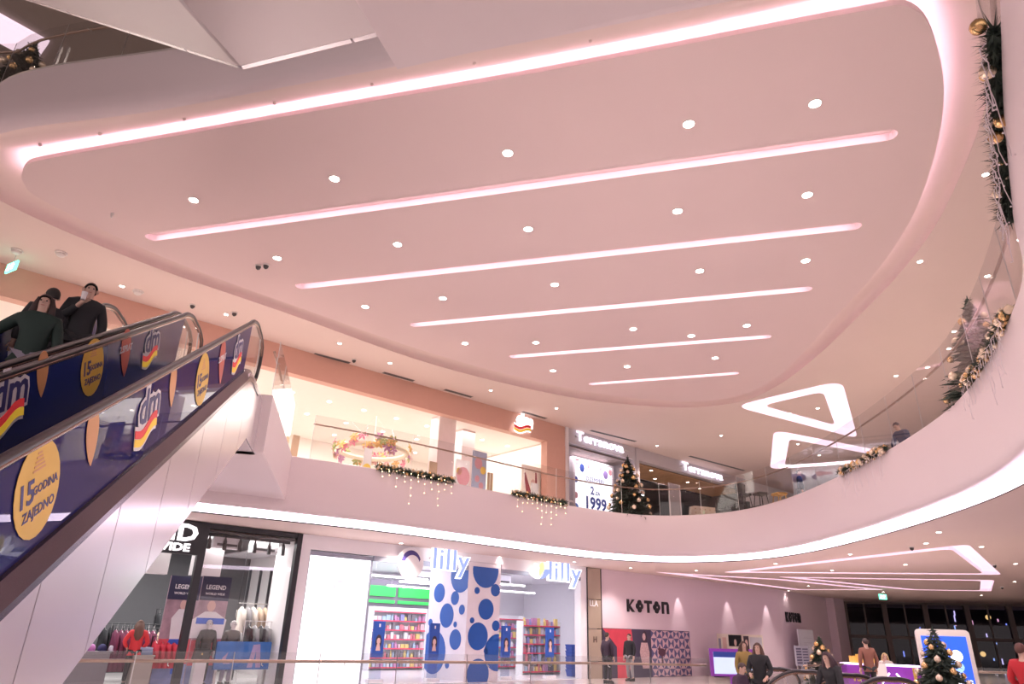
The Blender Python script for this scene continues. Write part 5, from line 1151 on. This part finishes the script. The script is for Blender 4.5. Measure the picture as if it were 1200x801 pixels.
def garland(label, a, b, lit, nb, br, ns, seed):
    rn = random.Random(seed); P = arcpts(a, b, 40); t = thing('garland', label, 'garland', (P[0].x, P[0].y, 6.06), 0, 'fir garlands on the gallery edge'); Q = [p-P[0] for p in P]
    mb = MB(); mb.tube([(q.x, q.y, 0) for q in Q], .05, 5)
    Lg = sum((y-x).length for x, y in zip(Q, Q[1:]))
    for k in range(int(1700*Lg/2.5)):
        f = rn.random()*(len(Q)-1.001); i = int(f); c_ = Q[i].lerp(Q[i+1], f-i); e = Vector((rn.gauss(0,1), rn.gauss(0,1), rn.gauss(0,.9))).normalized()*rn.uniform(.11,.21); x_ = e.orthogonal().normalized()*.02
        mb.add([c_-x_, c_+x_, c_+e], [(0,1,2)])
    o = mb.build('fir_rope', NEED, t); o['kind'] = 'stuff'
    for k in range(nb):
        f = (k+rn.random())/nb*(len(Q)-1.001); i = int(f); c_ = Q[i].lerp(Q[i+1], f-i); a_ = rn.uniform(0, 6.28); dl = Vector((rn.uniform(-.08,.08), rn.uniform(-.08,.08), rn.uniform(-.07,.10))); bauble(t, c_+dl, br if k % 3 else br*.75, PEARL if k % 2 else GOLD)
    wire = FLIT if lit else mat('wire_white', (.75,.68,.72), .5)
    for k in range(ns):
        f = (k+.5)/ns*(len(Q)-1.001); i = int(f); c_ = Q[i].lerp(Q[i+1], f-i); L = rn.uniform(.2, .95)*(1 if k % 3 else .6); tn = (Q[min(i+1, len(Q)-1)]-Q[i]).normalized(); nn = Vector((tn.y, -tn.x, 0))*.10
        pts = [c_+nn*.6+Vector((0,0,-.04))] + [c_+nn+Vector((rn.uniform(-.02,.02), rn.uniform(-.02,.02), -L*(j+1)/5)) for j in range(5)]
        s_ = MB().tube(pts, .005, 4).build('light_strand', mat('wire_white', (.75,.68,.72), .5), t)
        mb = MB()
        nbulb = max(3, int(L*6))
        for j in range(nbulb):
            g = j/(nbulb-1)*4.99; q = pts[int(g)].lerp(pts[min(5, int(g)+1)], g % 1); mb.ball(q+Vector((rn.uniform(-.02,.02), rn.uniform(-.02,.02), 0)), .015 if lit else .009, 5, 4)
        o = mb.build('bulbs', wire, s_); o['kind'] = 'stuff'
garland('fir garland with lit icicle lights below the flower ring', (-4.0,20.25), (-1.8,22.0), True, 60, .05, 11, 11)
garland('fir garland with lit icicle lights below the salmon pier', (.1,23.7), (2.2,25.5), True, 60, .05, 11, 12)
garland('fir garland with gold baubles and unlit icicle wires below the leaning person', (9.4,19.4), (9.25,16.4), False, 60, .07, 22, 13)
garland('fir garland thick with gold baubles beside the gallery tree', (8.5,11.9), (7.1,8.7), False, 60, .07, 24, 14)
garland('fir garland with large pale baubles on the bare end of the gallery edge', (5.55,6.4), (3.75,3.9), False, 15, .065, 22, 15)

# ================================================================== PEOPLE
def skin_mesh(name, verts, edges, radii, m, parent, sub=1, root=0):
    me = bpy.data.meshes.new(name); me.from_pydata([tuple(v) for v in verts], edges, []); o = bpy.data.objects.new(name, me); COL.objects.link(o)
    o.modifiers.new('s', 'SKIN'); o.modifiers.new('d', 'SUBSURF').levels = sub
    o.modifiers['d'].render_levels = sub
    for i, r in enumerate(radii):
        sv = me.skin_vertices[0].data[i]; sv.radius = r if isinstance(r, tuple) else (r, r)
    me.skin_vertices[0].data[root].use_root = True
    dg = bpy.context.evaluated_depsgraph_get(); nm = bpy.data.meshes.new_from_object(o.evaluated_get(dg)); bpy.data.objects.remove(o)
    nm.materials.clear(); nm.materials.append(m); nm.polygons.foreach_set('use_smooth', [True]*len(nm.polygons))
    r_ = bpy.data.objects.new(name, nm); COL.objects.link(r_); r_.parent = parent; return r_
SKIN = mat('skin', (.62,.40,.32), .55); SHOE = mat('shoe_black', (.03,.03,.03), .5)
def person(label, loc, rz, h=1.72, arms=None, legs=None, lean=0, top=BLK, pants=BLK, hair=(.06,.04,.03), longhair=False, group=None, look=0, coat=False, sitting=False, skin=SKIN):
    """faces local -Y. arms: per side (elbow, wrist); legs: per side (knee, ankle)"""
    t = thing('person', label, 'person', loc, rz, group); k = h/1.72; V = Vector
    arms = arms or [((-.25,.02,1.13), (-.24,-.06,.88)), ((.25,.02,1.13), (.24,-.06,.88))]
    legs = legs or [((-.10,-.02,.50), (-.11,.02,.09)), ((.10,-.02,.50), (.11,.02,.09))]
    def lz(p):
        p = V(p)
        if lean and p.z > .95: q = p-V((0,0,.95)); q.rotate(Matrix.Rotation(lean, 3, 'X')); p = q+V((0,0,.95))
        return p*k
    vs, es, rs = [], [], []
    def add(p, r, par=None):
        vs.append(lz(p)); rs.append(tuple(x*k for x in r) if isinstance(r, tuple) else r*k)
        if par is not None: es.append((par, len(vs)-1))
        return len(vs)-1
    pel = add((0,0,.93), (.125,.085)); sp = add((0,.0,1.14), (.105,.075), pel); ch = add((0,.0,1.32), (.115,.08), sp); nk = add((0,.01,1.46), .055, ch); jw = add((0,-.015,1.535), (.058,.066), nk); hd = add((0,-.005,1.61), (.076,.092), jw); cr = add((0,.0,1.685), (.055,.065), hd)
    for s_, (kn, an) in zip((-1, 1), legs):
        a = add((s_*.09,0,.88), .085, pel); b = add(kn, .06, a); c_ = add(an, .042, b); add((an[0], an[1]-.11, max(an[2]-.05, .04)), .038, c_)
    for s_, (el, wr) in zip((-1, 1), arms):
        a = add((s_*.165,.0,1.385), .045, ch); b = add(el, .038, a); c_ = add(wr, .03, b); dv = (V(wr)-V(el)).normalized(); sd = dv.cross(V((0,1,0))); sd = sd.normalized() if sd.length > .1 else V((1,0,0)); fw = sd.cross(dv)
        pm_ = add(V(wr)+dv*.055, (.034,.02), c_)
        for f_, (o_, L_) in enumerate(((-.026,.07),(-.009,.082),(.009,.076),(.026,.06))):
            g_ = add(V(wr)+dv*.095+sd*o_, .010, pm_); add(V(wr)+dv*(.095+L_*.5)+sd*o_+fw*.008, .009, g_); add(V(wr)+dv*(.085+L_)+sd*o_+fw*.025, .008, g_+1)
        g_ = add(V(wr)+dv*.045+sd*.042+fw*.01, .011, pm_); add(V(wr)+dv*.09+sd*.058+fw*.02, .009, g_)
    skin_mesh('body', vs, es, rs, skin, t)
    # clothing
    vs, es, rs = [], [], []
    pel = add((0,0,.95), (.175,.135)); sp = add((0,.0,1.13), (.165,.13), pel); ch = add((0,.0,1.33), (.185,.135), sp); add((0,.01,1.475), (.085,.08), ch); add((0,0,.80), (.175,.135), pel)
    for s_, (el, wr) in zip((-1, 1), arms): a = add((s_*.185,.0,1.385), .082, ch); b = add(el, .066, a); add(V(el).lerp(V(wr), .95), .05, b)
    skin_mesh('jacket', vs, es, rs, top, t)
    vs, es, rs = [], [], []
    pel = add((0,0,.96), (.15,.115))
    for s_, (kn, an) in zip((-1, 1), legs): a = add((s_*.09,0,.87), .10, pel); b = add(kn, .075, a); add(V(kn).lerp(V(an), .95), .058, b)
    skin_mesh('trousers', vs, es, rs, pants, t)
    for s_, (kn, an) in zip((-1, 1), legs):
        MB().prism([(an[1]*k-.17,-.0+(an[2]-.09)*k),(an[1]*k+.06,(an[2]-.09)*k),(an[1]*k+.07,(an[2]+.03)*k),(an[1]*k-.02,(an[2]+.03)*k),(an[1]*k-.16,(an[2]-.03)*k)], 0, (an[0]-.042)*k, (an[0]+.042)*k).build('shoe', SHOE, t)
    # head details
    hm = mat('hair_%.2f_%.2f' % (hair[0], hair[1]), hair, .7)
    hp = V((0,-.005,1.61))
    mb = MB(); mb.smooth = True; rings = []
    for i in range(7):
        rings.append([tuple(lz(hp+V((.087*math.sin(ph)*math.cos(th), .014+.102*math.sin(ph)*math.sin(th), .012+.104*math.cos(ph))))) for th in [2*math.pi*j/16 for j in range(17)] for ph in [math.pi*(.02+(.56+.16*math.sin(th)-(.10 if math.sin(th) < -.5 else 0))*i/6)]])
    mb.loft(rings)
    if longhair: mb.tube([lz(hp+V((0,.06,.02))), lz(hp+V((0,.10,-.14))), lz(hp+V((0,.12,-.30))), lz(hp+V((0,.10,-.42)))], [.09*k,.12*k,.12*k,.05*k], 10)
    if longhair:
        for s_ in (-1, 1): mb.tube([lz(hp+V((s_*.06,.0,.06))), lz(hp+V((s_*.088,.01,-.04))), lz(hp+V((s_*.10,-.01,-.17))), lz(hp+V((s_*.10,-.03,-.30)))], [.03*k,.038*k,.045*k,.02*k], 8)
    mb.build('hair', hm, t)
    for s_ in (-1, 1):
        MB().ball(lz(hp+V((s_*.030,-.086,.0))), .0105*k, 6, 4).build('eye', BLACK, t); MB().ball(lz(hp+V((s_*.080,.0,-.005))), .024*k, 6, 5, 1.3).build('ear', skin, t)
    a, b, c_, e = lz(hp+V((0,-.085,.005))), lz(hp+V((.014,-.088,-.035))), lz(hp+V((-.014,-.088,-.035))), lz(hp+V((0,-.112,-.033)))
    MB().add([a,b,c_,e], [(0,1,3),(0,3,2),(1,2,3)]).build('nose', skin, t); MB().prism([(-.022*k,-.003*k),(.022*k,-.003*k),(.016*k,.004*k),(-.016*k,.004*k)], 1, -.004, .004).build('mouth', mat('lips', (.5,.2,.18), .5), t, lz(hp+V((0,-.080,-.058))))
    return t
# riders on the escalator (stand on its steps)
def step_z(s_): return max(0, min(5.9, (s_-2.21)*math.tan(R(30))))
def rider(s_, w_, lab, face, **kw): return person(lab, EP(s_, w_, math.floor(step_z(s_)/(5.9/26))*(5.9/26)+.0), face, group='people riding the escalator', **kw)
WR = W1-3*BAL-.2
GRN2 = mat('jacket_green', (.02,.04,.035), .8); JEANS = mat('jeans_grey', (.35,.32,.40), .85)
rider(8.85, WR+.05, 'person with long hair in a dark green open jacket and pale jeans riding the escalator', R(25), h=1.78, top=GRN2, pants=JEANS, hair=(.05,.03,.03), longhair=True, arms=[((-.42,.08,1.18),(-.62,-.02,1.05)), ((.25,.0,1.12),(.30,-.12,.90))])
rider(9.62, WR-.25, 'person in a black jacket seen from behind riding the escalator', R(230), h=1.76, top=BLK, pants=BLK, hair=(.03,.025,.025), arms=[((-.27,-.02,1.12),(-.25,-.22,1.0)), ((.25,.02,1.13),(.24,-.08,.9))])
rider(9.85, WR+.1, 'person in a black jacket holding a white cup riding the escalator', R(35), h=1.78, top=BLK, pants=BLK, hair=(.03,.025,.025), arms=[((-.25,-.02,1.12),(-.08,-.25,1.28)), ((.26,.02,1.13),(.24,-.08,.9))])
cup = EP(9.85, WR+.1, 0); hx = Vector((-.06, -.36, 0)); hx.rotate(Matrix.Rotation(R(35), 3, 'Z')); o = MB().lathe([(.028,0),(.038,.1),(.036,.11),(.038,.112)], 10).build('paper_cup', WALLW, None, cup+hx+Vector((0,0,step_z(9.85)+1.27))); tag(o, 'white paper cup held by the escalator rider in black', 'cup')
# clothes shop customer
u = pxu(157, 1.2); person('woman in a red sweater and black trousers seen from behind in the clothes shop', F(u, 1.3, .015), FA+R(170), h=1.66, top=mat('sweater_red', (.75,.05,.06), .8), pants=BLK, hair=(.16,.08,.06), longhair=True, arms=[((-.30,.05,1.12),(-.20,-.10,.98)), ((.32,.05,1.15),(.20,-.02,.98))])
# mannequins in the window
MANQ = mat('mannequin_white', (.75,.70,.70), .4)
for px, off, lab, tp, pn in ((243, .35, 'mannequin in black jacket with a red cuff in the clothes shop window', mat('coat_dark', (.06,.05,.05), .8), BLK), (272, .4, 'mannequin in dark leather jacket behind the blue display board', mat('leather_brown', (.10,.08,.07), .5), JEANS)):
    u = pxu(px, off); m0 = person(lab, F(u, off+.3, .015), FA+R(10), h=1.72, top=tp, pants=pn, hair=(.7,.66,.66), skin=MANQ); m0['category'] = 'mannequin'; m0.name = 'mannequin'
u = pxu(235, .2); t = lf('handbag', 'black leather handbag in the clothes shop window', 'handbag', u, .2, .70); MB().prism([(-.2,0),(.2,0),(.22,.05),(.18,.30),(-.18,.30),(-.22,.05)], 1, -.07, .07).build('bag', mat('leather_black', (.03,.03,.03), .35), t); MB().tube([(-.1,0,.30),(-.08,0,.42),(.08,0,.42),(.1,0,.30)], .01, 5).build('strap', BLACK, t); MB().box(-.02,.02,-.08,-.07,.14,.19).build('clasp', mat('gold', (.75,.5,.15), .3, .8), t); MB().box(-.15,.15,-.1,.1,-.685,0).build('stand', PALEB, t)
# riders at the escalator heads
H1, H2 = survey(949, 785, 1.0), survey(1046, 793, 1.0)
def on_head(e, q, lab, rz, **kw):
    p = Vector((e.x, e.y, 0)) - gx3*q; hh = kw.pop('h', 1.7); return person(lab, (p.x, p.y, -max(0, q-1.1)*.577), rz, h=hh, **kw)
def at_head(px, py, Y, lab, rz, **kw):
    p = Dp(px, py, Y); hh = kw.pop('h', 1.7); return person(lab, (p.x, p.y, kw.pop('z', 0)), rz, h=hh, **kw)
on_head(H1, 1.38, 'woman with long brown hair in a black top at the escalator head', R(-35), h=1.74, top=BLK, pants=BLK, hair=(.10,.05,.04), longhair=True, group='people at the escalator head', arms=[((-.25,-.05,1.12),(-.15,-.28,1.05)), ((.26,.02,1.13),(.2,-.2,1.0))])
on_head(H1, 2.05, 'man in dark patterned jacket stooping at the escalator head', R(40), h=1.72, top=mat('jacket_plum', (.07,.04,.07), .85), pants=BLK, hair=(.08,.05,.05), lean=R(18), group='people at the escalator head', arms=[((-.27,-.12,1.12),(-.2,-.35,1.05)), ((.27,-.12,1.12),(.2,-.35,1.05))])
at_head(872, 765, 19.2, 'person in an olive top standing behind the escalator head', R(10), h=1.6, top=mat('top_ochre', (.35,.24,.08), .85), pants=BLK, hair=(.08,.04,.03), longhair=True, group='people at the escalator head')
on_head(H2, 1.45, 'person in black leaning forward with dark hair at the second escalator head', R(-60), h=1.68, top=BLK, pants=BLK, hair=(.06,.03,.04), longhair=True, lean=R(14), arms=[((-.28,-.15,1.1),(-.3,-.4,1.0)), ((.28,-.15,1.1),(.3,-.4,1.0))])
at_head(1013, 745, 23.5, 'person in brown jacket and black trousers standing before the purple counter', R(180), h=1.78, top=mat('jacket_rust', (.22,.09,.07), .85), pants=BLK, hair=(.05,.03,.03))
p = Dp(1036, 764, 27); person('blonde person in pale blouse sitting behind the purple counter on the phone', (p.x, p.y, -.35), R(-10), h=1.68, legs=[((-.11,-.40,.86),(-.11,-.36,.44)), ((.11,-.40,.86),(.11,-.36,.44))], top=mat('blouse_pale', (.62,.55,.55), .85), pants=BLK, hair=(.55,.38,.20), longhair=True, arms=[((-.26,-.06,1.14),(-.10,-.16,1.46)), ((.27,-.1,1.13),(.15,-.3,1.05))])
t = thing('office_chair', 'dark stool under the blonde person behind the purple counter', 'chair', (p.x, p.y, 0)); MB().lathe([(.2,.46),(.22,.48),(.2,.52)], 14).build('seat', BLK, t); MB().tube([(0,0,.46),(0,0,.05)], .03, 6).build('post', STEEL, t); MB().lathe([(.24,0),(.22,.04),(.03,.06)], 12).build('base', STEEL, t)
at_head(1193, 748, 13, 'person in a red jacket walking past the dark windows', R(120), h=1.72, top=mat('jacket_crimson', (.50,.02,.03), .8), pants=BLK, hair=(.12,.05,.04), arms=[((-.27,.02,1.12),(-.2,-.25,1.0)), ((.27,.02,1.12),(.2,-.25,1.0))])
p = F(pxu(712, -2.2), -2.2, 0); person('person in dark clothes passing in front of the red field of the mural', p, FA+R(90), h=1.74, top=mat('coat_plum', (.05,.03,.05), .85), pants=BLK)
p = F(pxu(738, -1.6), -1.6, 0); person('person in black passing in front of the mural beside the printed woman', p, FA+R(-90), h=1.72, top=BLK, pants=GRYC)
# gallery people
p = atz(1041, 503, 7.35); person('person in a dark blue jacket leaning on the curved gallery railing', (p.x+.5, p.y, Z2F), R(-70), h=1.72, top=mat('jacket_navy', (.04,.04,.10), .8), pants=BLK, hair=(.06,.03,.03), lean=R(30), arms=[((-.28,-.2,1.15),(-.1,-.42,1.12)), ((.28,-.2,1.15),(.1,-.42,1.12))])
p = atz(936, 553, 7.5); person('person in black standing behind the gallery railing beside the ochre stool', (p.x, p.y, Z2F), R(60), h=1.7, top=BLK, pants=GRYC, hair=(.05,.03,.03))
